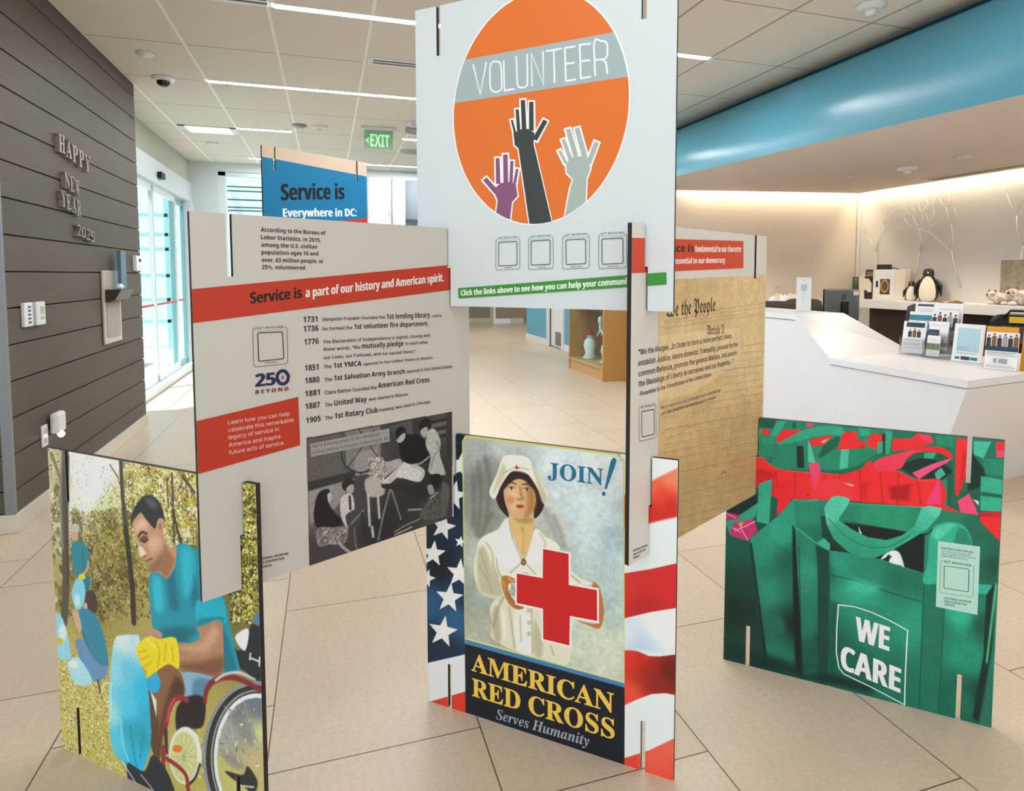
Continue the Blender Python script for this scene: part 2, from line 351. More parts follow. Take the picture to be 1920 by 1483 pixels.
# reception: back walls, soffit with cove, curved blue fascia
P0, P1 = Vector((4.42, 7.62, 0)), Vector((7.07, 7.12, 0)); d = (P1-P0).normalized(); nrm = Vector((-d.y, d.x, 0))
rb = MB(); rb.prism([(0, 0), ((P1-P0).length+.12, 0), ((P1-P0).length+.12, 3.42), (0, 3.42)], P0, d, (0, 0, 1), nrm*.15); struct(rb.build('wall_reception', M_WARM))
rr = MB(); rr.box((7.07, -5, 0), (7.25, 7.3, 3.42)); rr.cbox((7.075, 7.085, 1.5), (.05, .05, 2.9)); struct(rr.build('wall_right', M_WHITE))
so = MB(); fb = lambda y: 3.787+(6.415-y)*.099
so.add([(fb(7.55), 7.5, 2.65), (4.35, 7.5, 2.65), (6.96, 7.0, 2.65), (6.96, -5, 2.65), (fb(-5), -5, 2.65)], [(0, 1, 2, 3, 4)])
so.add([(6.96, 7.0, 2.65), (6.96, -5, 2.65), (6.96, -5, 2.69), (6.96, 7.0, 2.69)], [(0, 1, 2, 3)])
so.add([(4.35, 7.5, 2.65), (6.96, 7.0, 2.65), (6.96, 7.0, 2.69), (4.35, 7.5, 2.69)], [(0, 1, 2, 3)])
so.add([(4.3, 7.7, 2.80), (7.2, 7.7, 2.80), (7.2, -5, 2.80), (4.3, -5, 2.80)], [(0, 1, 2, 3)])
struct(so.build('ceiling_reception', mat('warm_ceiling', '#d9cfc8', .9, spec=.1), fix=False))
fa = MB(); k = 15; ys = [7.62-.5*j for j in range(26)]
for yy in ys:
    for i in range(k):
        t_ = i/(k-1)*PI/2; fa.v.append((fb(yy)+(4.18-fb(yy))*(i/(k-1))**1.35-.045*math.sin(2*t_), yy, 2.65+.68*(i/(k-1))**.92))
for j in range(25):
    for i in range(k-1): fa.f.append((j*k+i, j*k+i+1, (j+1)*k+i+1, (j+1)*k+i)); fa.mi.append(0); fa.sm.append(True)
fa.build('trim_5', mat('teal_blue_paint', '#4f96ab', .3, spec=.7), fix=False)['kind'] = 'structure'
up = MB(); up.quad((4.33, 7.62, 3.30), (4.33, -5, 3.30), (4.33, -5, 3.43), (4.33, 7.62, 3.43)); up.quad((4.17, 7.62, 3.328), (4.17, -5, 3.328), (4.34, -5, 3.33), (4.34, 7.62, 3.33)); struct(up.build('trim_6', mat('reveal_shade', '#1d4a52', .8), fix=False))  # shadow line of the gap above the fascia, put in as dark strips
# cove light strips above the soffit edge
st = MB(); st.box((6.99, -4.9, 2.745), (7.02, 6.95, 2.765)); tag(st.build('cove_light', emis('cove_glow', (1, .84, .62), 58)), 'warm light strip in the cove along the tree relief wall', 'light')
st = MB(); L = (P1-P0).length; st.prism([(0.1, 2.745), (L-.15, 2.745), (L-.15, 2.765), (0.1, 2.765)], P0-nrm*.08, d, (0, 0, 1), nrm*.03); tag(st.build('cove_light', emis('cove_glow', (1, .84, .62), 58)), 'warm light strip in the cove along the plain cream wall', 'light')

# tree relief on the right reception wall: raised branches
def branch(mb, y, z, ang, ln, r, depth):
    p = Vector((7.056, y, z)); q = p+Vector((0, math.cos(ang)*ln, math.sin(ang)*ln)); mid = (p+q)/2+Vector((0, random.uniform(-.04, .04), 0))
    mb.tube([p, mid, q], [r, r*.85, r*.6], 6)
    if depth:
        for sgn in (-1, 1): branch(mb, q.y, min(q.z, 2.6), ang+sgn*random.uniform(.15, .6), ln*random.uniform(.6, .8), r*.62, depth-1)
random.seed(11)
for i, y in enumerate((6.75, 6.2, 5.55, 4.9, 4.2)):
    b = MB(); branch(b, y, 1.38, PI/2+random.uniform(-.35, .35), .46, .009, 4)
    tag(b.build('tree_relief', M_WHITE), ['white tree relief on the wall nearest the inner corner', 'white tree relief behind the white display box', 'white tree relief above the penguins', 'white tree relief left of the grey canvas', 'white tree relief above the grey canvas'][i], 'relief', 'tree reliefs on the reception wall')

# ------------------------------------------------------------------ ceiling fittings
M_LED = emis('led_white', (.96, .98, 1), 98)
def linear(x0, x1, y, label):
    e = thing('linear_light', label, 'ceiling light', ((x0+x1)/2, y, 3.42), group='linear lights in the ceiling'); h = (x1-x0)/2
    m = MB(); m.box((-h, -.045, -.006), (h, -.034, .0)); m.box((-h, .034, -.006), (h, .045, 0)); m.build('frame', M_WHITE2, e)
    m = MB(); m.box((-h, -.034, -.004), (h, .034, -.001)); m.build('diffuser', M_LED, e)
linear(-.32, 3.2, 4.93, 'long white linear light nearest the camera, left of the top board')
linear(-1.07, 3.2, 7.0, 'long white linear light across the middle of the ceiling')
linear(-1.07, -.43, 9.1, 'short white linear light above the blue board')
linear(1.04, 2.5, 9.1, 'white linear light right of the exit sign')
linear(-1.16, -.45, 11.35, 'short far linear light beside the far window bulkhead')
linear(.66, 2.3, 11.35, 'long far linear light against the end wall')
e = thing('recessed_troffer', 'recessed square troffer light with slim metal frame near the entrance', 'ceiling light', (-1.42, 9.3, 3.42))
m = MB(); 
for a, b in (((-.34, -.2, -.012), (-.26, .2, .0)), ((.26, -.2, -.012), (.34, .2, 0)), ((-.34, -.2, -.012), (.34, -.185, 0)), ((-.34, .185, -.012), (.34, .2, 0))): m.box(a, b)
m.build('frame', M_WHITE2, e); m = MB(); m.box((-.26, -.185, -.006), (.26, .185, -.002)); m.build('lens', emis('troffer_glow', (.85, .93, 1), 2.2), e)
def slot_vent(x0, x1, y, label, z=3.42, mats=None):
    e = thing('slot_vent', label, 'vent', ((x0+x1)/2, y, z), group='slot vents'); h = (x1-x0)/2
    m = MB(); m.box((-h, -.09, -.008), (h, .09, -.001)); m.build('frame', M_WHITE2, e)
    m = MB(); 
    for dy in (-.035, .03): m.box((-h+.05, dy-.014, -.010), (h, dy+.014, -.006))
    m.build('slots', M_BLACK, e)
slot_vent(-.95, -.36, 4.87, 'white slot vent with black slots at the top edge, left of the linear light')
slot_vent(.37, 1.6, 5.9, 'white slot vent with two black slots left of the top board')
def puck(x, y, z, r, label, body=M_WHITE2, name='ceiling_disc', cat='ceiling disc'):
    m = MB(); m.lathe([(0, -.03), (r*.7, -.03), (r, -.012), (r, 0)], n=20); tag(m.build(name, body, loc=(x, y, z)), label, cat, None)
puck(-1.44, 6.3, 3.42, .07, 'flat white ceiling disc in the corner by the timber wall')
puck(-1.53, 10.2, 3.42, .08, 'flat white ceiling disc beyond the recessed troffer')
puck(-.30, 8.67, 3.42, .09, 'grey ceiling disc left of the far smoke detector', M_GREY)
puck(1.25, 9.95, 3.42, .16, 'grey round ceiling vent beyond the exit sign', mat('pale_grey', '#a9adb0', .6))
def dome(x, y, z, label):
    e = thing('dome_camera', label, 'camera', (x, y, z)); m = MB(); m.lathe([(0, -.035), (.085, -.035), (.1, -.02), (.1, 0)]); m.build('base', M_WHITE2, e)
    m = MB(); m.ball((0, 0, -.04), (.06, .06, .05)); m.build('dome', mat('dark_dome', '#25282a', .12), e)
dome(-1.46, 7.02, 3.42, 'small security dome camera on the ceiling by the timber wall')
def smoke(x, y, z, label):
    e = thing('smoke_detector', label, 'smoke detector', (x, y, z)); m = MB(); m.lathe([(0, -.035), (.06, -.035), (.095, -.022), (.1, 0)]); m.build('base', M_WHITE2, e)
    m = MB(); m.lathe([(0, -.075), (.03, -.07), (.045, -.035)]); m.build('sensing_chamber', M_WHITE2, e)
smoke(-.06, 8.68, 3.42, 'white smoke detector on the far ceiling above the blue board')
smoke(3.66, 3.63, 3.42, 'white smoke detector on the ceiling at the upper right, beside the blue fascia')
smoke(5.75, 5.16, 2.65, 'white smoke detector on the warm reception ceiling')
puck(5.63, 5.84, 2.65, .07, 'flat disc on the reception ceiling left of the smoke detector', M_WARM, 'ceiling_disc')
puck(5.71, 4.52, 2.65, .075, 'round downlight on the reception ceiling right of the smoke detector', M_WARM, 'ceiling_disc')
e = thing('spot_camera', 'grey spot camera hanging from the ceiling next to the exit sign', 'camera', (1.04, 8.05, 3.42))
m = MB(); m.tube([(0, 0, 0), (0, 0, -.09)], .02); m.cbox((0, 0, -.01), (.12, .12, .02)); m.build('mount', M_WHITE2, e)
m = MB(); m.tube([(-.09, 0, -.11), (.12, 0, -.12)], .04, 12); m.build('body', M_GREY, e)
e = thing('wall_vent', 'long slotted air vent in the warm ceiling along the tree wall', 'vent', (6.72, 5.0, 2.65))
m = MB(); m.box((-.11, -.75, -.008), (.11, .75, -.001)); m.build('frame', M_WARM, e)
m = MB(); m.box((-.05, -.72, -.011), (-.02, .72, -.007)); m.box((.03, -.72, -.011), (.06, .72, -.007)); m.build('slots', mat('vent_brown', '#6d5a48', .8), e)
# exit sign
e = thing('exit_sign', 'green lit EXIT sign with left arrow under the ceiling', 'exit sign', (.66, 8.5, 3.42))
m = MB(); m.cbox((0, 0, -.02), (.44, .10, .04)); m.build('canopy', M_WHITE2, e, bevel=.006)
m = MB(); m.cbox((0, 0, -.155), (.36, .018, .24)); m.build('panel', mat('sign_acrylic', '#93b59d', .3, alpha=1), e, bevel=.004)
m = MB(); put_text(m, 'EXIT', 'B', (-.105, -.0112, -.245), (1, 0, 0), (0, 0, 1), .24, .155)
m.add([(-.125, -.0112, -.21), (-.125, -.0112, -.185), (-.148, -.0112, -.172), (-.125, -.0112, -.158), (-.125, -.0112, -.135), (-.168, -.0112, -.172)], [(0, 1, 2), (0, 2, 5), (2, 3, 4), (2, 4, 5)])
m.build('lettering', emis('exit_green', (.01, .85, .12), .9), e, fix=False)

# ------------------------------------------------------------------ things on the timber wall (face at x = -1.79)
def wall_letters(word, y0, y1, z0, z1, cap, row):
    n = len(word)
    for i, ch in enumerate(word):
        f = (i+.5)/n; g, fs, w = text_geo(ch, 'S'); m = MB(); wd = (y1-y0)/n*.86; k = wd/w if w > .3 else wd/.5
        y = y0+(y1-y0)*(i/n); zb = z0+(z1-z0)*f
        tw = random.uniform(-.05, .05)
        v = [(0, a*k+tw*b*cap, b*cap) for a, b, _ in g]; nV = len(v)
        m.add([(.03, p[1], p[2]) for p in v], fs); m.add([(.012, p[1], p[2]) for p in v], fs)
        bm_e = {}
        for t_ in fs:
            for a, b in zip(t_, t_[1:]+t_[:1]): bm_e[(a, b)] = bm_e.get((a, b), 0)+1
        for (a, b) in bm_e:
            if (b, a) not in bm_e: m.add([(.03, v[a][1], v[a][2]), (.03, v[b][1], v[b][2]), (.0, v[b][1], v[b][2]), (.0, v[a][1], v[a][2])], [(0, 1, 2, 3)])
        od = ['first', 'second', 'third', 'fourth', 'last'][i if i < n-1 else 4]
        tag(m.build('wall_letter', mat('champagne_foil', '#9a9187', .42, .6), loc=(-1.79, y, zb), fix=False), 'silver letter %s, %s in the %s row on the timber wall' % (ch, od, row), 'letter', 'silver greeting letters on the timber wall')
wall_letters('HAPPY', 5.30, 5.92, 2.40, 2.33, .19, 'top')
wall_letters('NEW', 5.38, 5.67, 2.16, 2.12, .17, 'second')
wall_letters('YEAR', 5.30, 5.68, 2.02, 1.97, .17, 'third')
wall_letters('2025', 5.57, 5.95, 1.83, 1.79, .12, 'bottom')
e = thing('wall_switch', 'left white switch panel with a column of buttons on the timber wall', 'switch', (-1.79, 4.72, 1.285))
m = MB(); m.cbox((.012, 0, 0), (.024, .115, .15)); m.build('plate', M_WHITE2, e, bevel=.006)
m = MB()
for k in range(5): m.cbox((.026, .0, .048-.024*k), (.006, .03, .008))
m.build('buttons', M_DGREY, e)
e = thing('wall_control', 'right white control panel with a keypad on the timber wall', 'control panel', (-1.79, 4.885, 1.285))
m = MB(); m.cbox((.014, 0, 0), (.028, .13, .15)); m.build('plate', M_WHITE2, e, bevel=.006)
m = MB(); m.cbox((.029, .015, .02), (.004, .05, .05)); m.cbox((.029, .015, -.03), (.004, .05, .02)); m.build('keypad', mat('key_grey', '#bfb8ac', .5), e)
e = thing('card_reader', 'small white card reader at the end of the timber wall by the entrance', 'card reader', (-1.79, 7.14, 1.645))
m = MB(); m.cbox((.02, 0, 0), (.04, .17, .15)); m.build('case', M_WHITE2, e, bevel=.008); m = MB(); m.cbox((.041, .02, .03), (.004, .06, .03)); m.build('display', M_DGREY, e)
e = thing('wall_holder', 'clear wall holder with a dark angled tray on the timber wall', 'holder', (-1.79, 6.38, .95))
m = MB(); m.box((.004, -.26, 0), (.02, .2, .62)); m.build('backplate', mat('hazy_acrylic', '#b9b2a6', .25, spec=.6), e, bevel=.004)
m = MB(); m.box((.021, -.2, .05), (.024, .15, .36)); m.build('paper', mat('grey_paper', '#a39c92', .7, noise=.1, nscale=40), e)
m = MB(); m.prism([(.02, .46), (.14, .46), (.09, .37), (.02, .35)], (0, -.22, 0), (1, 0, 0), (0, 0, 1), (0, .40, 0)); m.build('tray', mat('dark_tray', '#3a322d', .3), e, bevel=.004)
m = MB(); m.box((-.06, -.075, 0), (-.03, .075, .33)); tag(m.build('booklet', mat('blue_booklet', '#52728a', .4, noise=.5, nscale=14), loc=(-1.67, 6.44, 1.412), bevel=.002), 'tall blue booklet standing on the dark wall tray', 'booklet')
m = MB(); m.lathe([(.028, 0), (.03, .03), (.02, .035), (.02, .045)]); tag(m.build('jar_lid', M_WHITE2, loc=(-1.69, 6.27, 1.411)), 'small white cap standing on the dark wall tray', 'cap')
e = thing('wall_outlet', 'white wall outlet low on the timber wall', 'outlet', (-1.79, 4.9, .48))
m = MB(); m.cbox((.006, 0, 0), (.012, .085, .14)); m.build('plate', M_WHITE2, e, bevel=.004); [MB().cbox((.013, 0, q_), (.004, .035, .03)).build('socket', mat('socket_grey', '#c4bfb6', .5), e) for q_ in (.03, -.03)]
e = thing('night_light', 'white plug-in night light glowing beside the low outlet', 'night light', (-1.778, 5.03, .51))
m = MB(); m.box((0, -.07, -.04), (.055, .07, .10)); m.build('body', M_WHITE2, e, bevel=.02); m = MB(); m.ball((.045, -.01, -.05), .022); m.build('bulb', emis('night_glow', (1, .9, .75), 6), e)

# ------------------------------------------------------------------ end wall: banner, screen
e = thing('art_banner', 'tall pale watercolour banner on the end wall, right of the blue board', 'banner', (.93, 11.88, 1.6))
g = NG('watercolour', .7); n1 = g.noise(2.2, 6, stretch=(3, 1, 1)); n2 = g.noise(3.1, 5, stretch=(2.5, 1, .8))
cc = g.mix(g.math('MULTIPLY', g.math('SUBTRACT', n1, .42), 3.0), lin('#e9ecf4'), lin('#b5c8e6')); cc = g.mix(g.math('MULTIPLY', g.math('SUBTRACT', n2, .52), 4.5), cc, lin('#d9b7c6')); g.color(cc)
m = MB(); m.box((-.2, -.012, 0), (.2, .012, 1.64)); m.build('cloth', g.m, e)
m = MB(); m.box((-.22, -.018, 1.64), (.22, .018, 1.67)); m.build('rail', M_WHITE2, e)
m = MB(); m.box((1.14, 11.72, 0), (1.36, 11.9, 3.27)); struct(m.build('trim_7', mat('pale_blue_white_paint', '#cfd8da', .75)))
e = thing('wall_screen', 'dark grey screen on the end wall beside the white pier', 'screen', (1.72, 11.88, 2.85))
m = MB(); m.cbox((0, -.02, 0), (.72, .05, .80)); m.build('bezel', mat('grey_blind', '#7f8b93', .5), e, bevel=.006); m = MB(); m.cbox((0, -.052, -.33), (.68, .02, .06)); m.build('speaker_bar', mat('dark_slate', '#3f4a50', .5), e)

# ------------------------------------------------------------------ oak display cabinet with figures
M_OAK = mat('oak_veneer', '#b98a4c', .45, noise=.14, nscale=6, stretch=(6, 6, .6)); M_OAK2 = mat('light_oak', '#c9a26a', .45, noise=.1, nscale=6, stretch=(6, .6, 6))
e = thing('display_cabinet', 'tall oak display cabinet with glass front against the blue wall', 'cabinet', (4.13, 9.0, 0))
m = MB(); m.box((-.39, -.69, 0), (.4, -.65, 2.0)); m.build('side_panel', M_OAK, e, bevel=.003); m = MB(); m.box((-.39, .65, 0), (.4, .69, 2.0)); m.build('side_panel', M_OAK, e, bevel=.003)
m = MB(); m.box((-.37, -.65, 0), (.38, .65, .17)); m.box((-.39, -.65, .17), (.38, .65, .2)); m.build('plinth', M_OAK2, e)
m = MB(); m.box((.36, -.65, .2), (.4, .65, 2.0)); m.build('back_panel', mat('cabinet_back', '#a07a58', .6, noise=.12, nscale=5), e); m = MB(); m.box((-.39, -.65, 1.96), (.4, .65, 2.0)); m.build('top_panel', M_OAK, e)
m = MB(); m.box((-.30, -.65, 1.04), (.36, .65, 1.06)); m.build('shelf', M_OAK2, e); m = MB(); m.box((-.385, -.65, .2), (-.379, .65, 1.96)); m.build('glass_front', M_GLASS, e)
def figure(loc, label, h, body, hat):
    e = thing('figurine', label, 'figurine', loc, group=None); m = MB(); m.lathe([(.07*h/.4, 0), (.09*h/.4, .03*h), (.06*h/.4, .2*h), (.085*h/.4, .45*h), (.07*h/.4, .62*h), (.03*h/.4, .7*h)], n=14); m.ball((0, 0, .76*h), .085*h*2/1.6); m.build('body', body, e)
    m = MB(); m.lathe([(.11*h*1.5, .8*h), (.09*h*1.5, .86*h), (.05*h, 1.0*h), (.0, 1.05*h)], n=14); m.build('hat', hat, e)
    [MB().ball((-.04, q_, .02), (.07, .04, .025)).build('foot', body, e) for q_ in (-.05, .05)]
figure((3.95, 9.3, .2), 'white figure with a red hat low in the oak cabinet', .48, M_WHITE2, mat('felt_red', '#a02c28', .8))
figure((3.98, 8.72, .2), 'white figure with a pale pink hat near the cabinet front corner', .44, M_WHITE2, mat('felt_pink', '#c9958d', .8))
e = thing('hanging_ornament', 'white hanging ornament with green leaves inside the oak cabinet', 'ornament', (3.98, 8.95, .56))
m = MB(); m.tube([(0, 0, .48), (0, 0, .35)], .004); m.ball((0, 0, .28), (.045, .045, .07)); m.ball((0, 0, .18), (.03, .03, .06)); m.tube([(0, 0, .15), (0, .14, .02)], [.02, .008]); m.tube([(0, 0, .15), (0, -.12, .0)], [.02, .008]); m.build('body', M_WHITE2, e)
m = MB()
for k in range(5): m.ball((0, -.16+.02*k, .05+.04*k), (.02, .05, .02))
m.build('leaves', mat('ornament_green', '#3f7a4a', .6), e)

# ------------------------------------------------------------------ reception counter
M_SOLID = mat('white_solid_surface', '#dcdfe4', .34, noise=.02, nscale=3)
ctr = thing('reception_counter', 'white sculpted reception counter with high and low tops', 'counter', (0, 0, 0))
H0, L0 = 1.187, .85
top = [(3.91, 7.0, H0), (3.91, 4.61, H0), (3.91, 4.187, L0), (3.91, 3.0, L0), (5.9, 3.29, L0), (5.9, 3.95, L0), (5.15, 3.88, L0), (4.92, 4.30, L0), (4.45, 4.61, H0), (4.47, 7.0, H0)]
m = MB(); T = [Vector(p) for p in top]; Bm = [p-Vector((0, 0, .05)) for p in T]
faces = [(0, 1, 8, 9), (1, 2, 7), (1, 7, 8), (2, 3, 4, 5, 6, 7)]
m.add(T+Bm, faces+[tuple(i+10 for i in reversed(q)) for q in faces]+[(i, i+10, (i+1) % 10+10, (i+1) % 10) for i in range(10)])
m.build('worktop', M_SOLID, ctr)
m = MB(); m.prism([(7.0, 0), (7.0, H0-.056), (4.613, H0-.056), (4.19, L0-.056), (3.01, L0-.056), (3.27, 0)], (3.922, 0, 0), (0, 1, 0), (0, 0, 1), (.03, 0, 0)); m.build('front_panel', M_SOLID, ctr)
m = MB(); a0, a1, b0, b1 = Vector((3.925, 3.012, L0-.056)), Vector((5.88, 3.297, L0-.056)), Vector((3.925, 3.265, 0)), Vector((5.88, 3.50, 0))
off = Vector((0, .03, 0)); m.add([a0, a1, b1, b0, a0+off, a1+off, b1+off, b0+off], [(0, 1, 2, 3), (7, 6, 5, 4), (0, 4, 5, 1), (1, 5, 6, 2), (2, 6, 7, 3), (3, 7, 4, 0)]); m.build('end_panel', M_SOLID, ctr)
[MB().box(*q_).build('back_panel', M_DGREY, ctr) for q_ in (((4.44, 4.63, 0), (4.46, 6.98, H0-.05)), ((5.85, 3.5, 0), (5.88, 3.93, L0-.05)))]
dk = MB(); dk.box((4.48, 4.75, .71), (5.3, 5.4, .745)); dk.box((5.25, 5.4, .71), (6.05, 6.12, .745))
for x_, y_ in ((4.55, 4.85), (5.2, 4.85), (5.32, 6.07), (6.0, 6.07), (4.55, 5.3)): dk.box((x_-.02, y_-.02, 0), (x_+.02, y_+.02, .71))
tag(dk.build('desk', mat('dark_laminate', '#4a4038', .5), bevel=.003), 'dark low desk behind the counter under the monitor', 'desk')
# wall shelf and dark panel below it
m = MB(); m.box((6.66, 3.0, 1.105), (7.065, 6.70, 1.215)); tag(m.build('wall_shelf', M_SOLID, bevel=.004), 'long thick white shelf along the tree relief wall', 'shelf')
m = MB(); m.box((6.92, 3.0, 0), (7.06, 6.72, 1.10)); tag(m.build('low_panel', mat('dark_brown_panel', '#3b322c', .6)), 'dark brown panel below the long white shelf', 'cabinet')
m = MB(); m.box((6.3, 3.2, .70), (6.91, 4.85, .74)); m.box((6.3, 3.2, 0), (6.34, 3.24, .7)); m.box((6.3, 4.81, 0), (6.34, 4.85, .7)); tag(m.build('side_table', mat('dark_laminate', '#4a4038', .5)), 'dark side table under the shelf behind the brochures', 'table')
e = thing('wall_ledge', 'narrow wall ledge behind the left office chair', 'ledge', (0, 0, 0)); m = MB(); m.prism([(.15, 1.13), (1.55, 1.13), (1.55, 1.17), (.15, 1.17)], P0-nrm*.02, d, (0, 0, 1), -nrm*.28); m.build('board', M_WARM, e)
m = MB(); random.seed(9); q_ = [(5.64+.045*i, 7.19-.0085*i-.03*j, 1.171+(.0 if i in (0, 9) or j in (0, 5) else random.uniform(.03, .13))) for i in range(10) for j in range(6)]
m.add(q_, [(i*6+j, i*6+j+1, (i+1)*6+j+1, (i+1)*6+j) for i in range(9) for j in range(5)])
tag(m.build('crumpled_paper', M_WHITE2), 'crumpled white paper lying on the wall ledge', 'paper')
for k, (x_, lab) in enumerate(((5.92, 'left small cream outlet plate on the plain reception wall'), (6.25, 'right cream outlet plate on the plain reception wall, behind the sign stand'))):
    yy = 7.62-(x_-4.42)*.1887; e = thing('outlet_plate', lab, 'outlet', (x_, yy, 1.36), math.atan2(d.y, d.x)); m = MB(); m.cbox((0, -.006, 0), (.12+.05*k, .012, .11)); m.build('plate', M_WARM, e, bevel=.003); [MB().cbox((q_, -.013, 0), (.025, .004, .04)).build('socket', mat('socket_grey', '#c4bfb6', .5), e) for q_ in (-.02, .02)]

def sheet(mb, w, h, items, y=-.0, mi0=0):
    """printed sheet in the local xz plane facing -y: base rectangle and printed rectangles"""
    mb.quad((-w/2, y, 0), (w/2, y, 0), (w/2, y, h), (-w/2, y, h), mi=mi0)
    for i, (x0, z0, x1, z1, mi) in enumerate(items):
        mb.quad(*[(-w/2+a*w, y-.0006-.0002*i, b*h) for a, b in ((x0, z0), (x1, z0), (x1, z1), (x0, z1))], mi=mi)
M_PAPER = mat('leaflet_paper', '#e9e9ec', .5); M_NAVY = mat('leaflet_navy', '#1f3a4c', .5); M_TLF = mat('leaflet_teal', '#2f7f93', .5); M_TXT = mat('leaflet_text', '#9a9aa0', .6); M_PALE = mat('leaflet_pale_blue', '#a9ccd8', .5); M_GRN = mat('leaflet_green', '#6d8a52', .6, noise=.5, nscale=30)
PM = [M_PAPER, M_NAVY, M_TLF, M_TXT, M_PALE, M_GRN, M_GREY, M_GREY]
M_ACR = clear_glass('clear_acrylic', (.93, .94, .95), .08)
M_SKIN = mat('photo_skin', '#b98b70', .6); M_SUIT = mat('photo_suit', '#2f2d35', .6); M_BRN = mat('photo_brown', '#7a5236', .6); PM += [M_SKIN, M_SUIT, M_BRN]
def people(x0, z0, x1, z1, n=5):
    o = [(x0, z0, x1, z1, 0)]
    for i in range(n):
        c = x0+(x1-x0)*(i+.5)/n; w_ = (x1-x0)/n*.42; t = z0+(z1-z0)*(.62+.12*(i % 2)); o += [(c-w_, z0, c+w_, t, (9, 10, 9, 3, 9, 10)[i % 6]), (c-w_*.45, t, c+w_*.45, t+(z1-z0)*.17, 8), (c-w_*.5, t+(z1-z0)*.13, c+w_*.5, t+(z1-z0)*.21, 9)]
    return o
txt = lambda zs, x0=.12, x1=.88: [(x0, z_, x1-.1*(i % 2), z_+.012, 3) for i, z_ in enumerate(zs)]
def leaflet_holder(loc, rz, label, tiers):
    e = thing('leaflet_holder', label, 'leaflet holder', loc, rz); W = .2; rs = .165/(len(tiers)-1); dp = .14/(len(tiers)-1)
    m = MB()
    for k in range(len(tiers)):
        y0 = .02+dp*k; z0 = .012+rs*k
        m.box((-W/2-.006, y0-.012, z0), (W/2+.006, y0-.009, z0+.12)); m.box((-W/2-.006, y0+.045, z0), (W/2+.006, y0+.048, z0+.2))
        for s in (-1, 1): m.box((s*(W/2+.004)-.002, y0-.012, z0), (s*(W/2+.004)+.002, y0+.048, z0+.14))
    m.box((-W/2-.01, -.01, 0), (W/2+.01, .05+dp*len(tiers), .006)); m.build('stand', M_ACR, e)
    out = []
    for k, (w_, h_, items, dx) in enumerate(tiers):
        m = MB(); sheet(m, w_, h_, items); m.box((-w_/2, .0005, 0), (w_/2, .014, h_), 0); o = m.build('leaflet', PM)
        o.matrix_world = Matrix.Translation(loc) @ Matrix.Rotation(rz, 4, 'Z') @ Matrix.Translation((dx, .016+dp*k, .016+rs*k)) @ Matrix.Rotation(-.16, 4, 'X')
        out.append(o)
    return out
o = leaflet_holder((4.72, 4.135, .851), -1.33, 'clear stepped leaflet holder nearest the monitor on the low counter', [
    (.19, .27, [(.12, .82, .92, .97, 1), *people(.22, .5, .8, .8, 3)]+txt((.44, .4, .3, .26, .16)), 0), (.19, .27, [(.0, .72, 1, .9, 2), *people(.1, .5, .9, .7, 4)]+txt((.4, .35)), .01), (.19, .27, [(.1, .86, .8, .93, 1)]+txt((.76, .7)), .02)])
for q, lab in zip(o, ('front white leaflet with navy heading and photo in the left holder', 'middle leaflet with teal band in the left holder', 'rear white leaflet with dark heading in the left holder')): tag(q, lab, 'leaflet', 'leaflets in the left holder')
o = leaflet_holder((4.70, 3.895, .851), -1.33, 'clear stepped leaflet holder in the middle of the low counter', [
    (.10, .17, [(.0, .3, 1, .62, 5)]+txt((.1, .18, .75, .82)), -.03), (.15, .23, [(.0, .35, .55, .7, 1)]+txt((.1, .18, .85)), -.02), (.2, .27, [*people(0, .45, 1, .95, 5), (0, .36, 1, .46, 1)]+txt((.2, .28)), .0), (.2, .27, txt((.8, .7, .6)), .01)])
for q, lab in zip(o, ('front narrow leaflet with green picture in the middle holder', 'second leaflet with dark block in the middle holder', 'third leaflet with photo of people in the middle holder', 'rear blank white sheet in the middle holder')): tag(q, lab, 'leaflet', 'leaflets in the middle holder')
# framed pale-blue notice
loc = Vector((4.74, 3.66, .852)); e = thing('counter_notice', 'framed notice with a pale blue panel standing on the low counter', 'notice', loc, -1.42)
R = Matrix.Rotation(-.13, 4, 'X')
m = MB(); sheet(m, .205, .285, [(.1, .28, .92, .93, 4), (.3, .05, .62, .15, 1), (.64, .06, .9, .14, 2), (.08, .06, .26, .13, 2)]+txt((.4, .36, .32), .1, .6)+txt((.24, .21), .1, .9)); o = m.build('sheet', PM, e); o.matrix_local = R
m = MB(); m.box((-.112, .001, 0), (.112, .012, .296)); o = m.build('frame', M_WHITE2, e, bevel=.002); o.matrix_local = R @ Matrix.Translation((0, 0, .001)); m = MB(); m.box((-.112, .0, 0), (.112, .09, .004)); m.build('foot', M_WHITE2, e)
e = thing('flyer_display', 'white flyer with a photo of people standing at the right end of the counter', 'flyer', (4.575, 3.275, .852), -1.25)
m = MB(); sheet(m, .20, .27, [*people(.0, .62, 1, .98, 6), (0, .50, 1, .62, 1), (.28, .17, .38, .30, 3), (.44, .17, .7, .30, 3)]+txt((.45, .42, .37, .1, .06), .06, .96)); m.box((-.1, .001, 0), (.1, .006, .27), 0); o = m.build('sheet', PM, e); o.matrix_local = R
m = MB(); m.box((-.09, .0, 0), (.09, .07, .004)); m.build('easel', M_ACR, e)
M_ENV = mat('yellow_envelope', '#d79a26', .6, noise=.08, nscale=9)
m = MB(); m.box((-.10, 0, 0), (.10, .012, .30)); o = tag(m.build('envelope', M_ENV, bevel=.003), 'yellow envelope standing behind the flyer with the photo', 'envelope', 'yellow envelopes on the counter'); o.matrix_world = Matrix.Translation((4.70, 3.37, .852)) @ Matrix.Rotation(-1.25, 4, 'Z') @ Matrix.Rotation(-.13, 4, 'X')
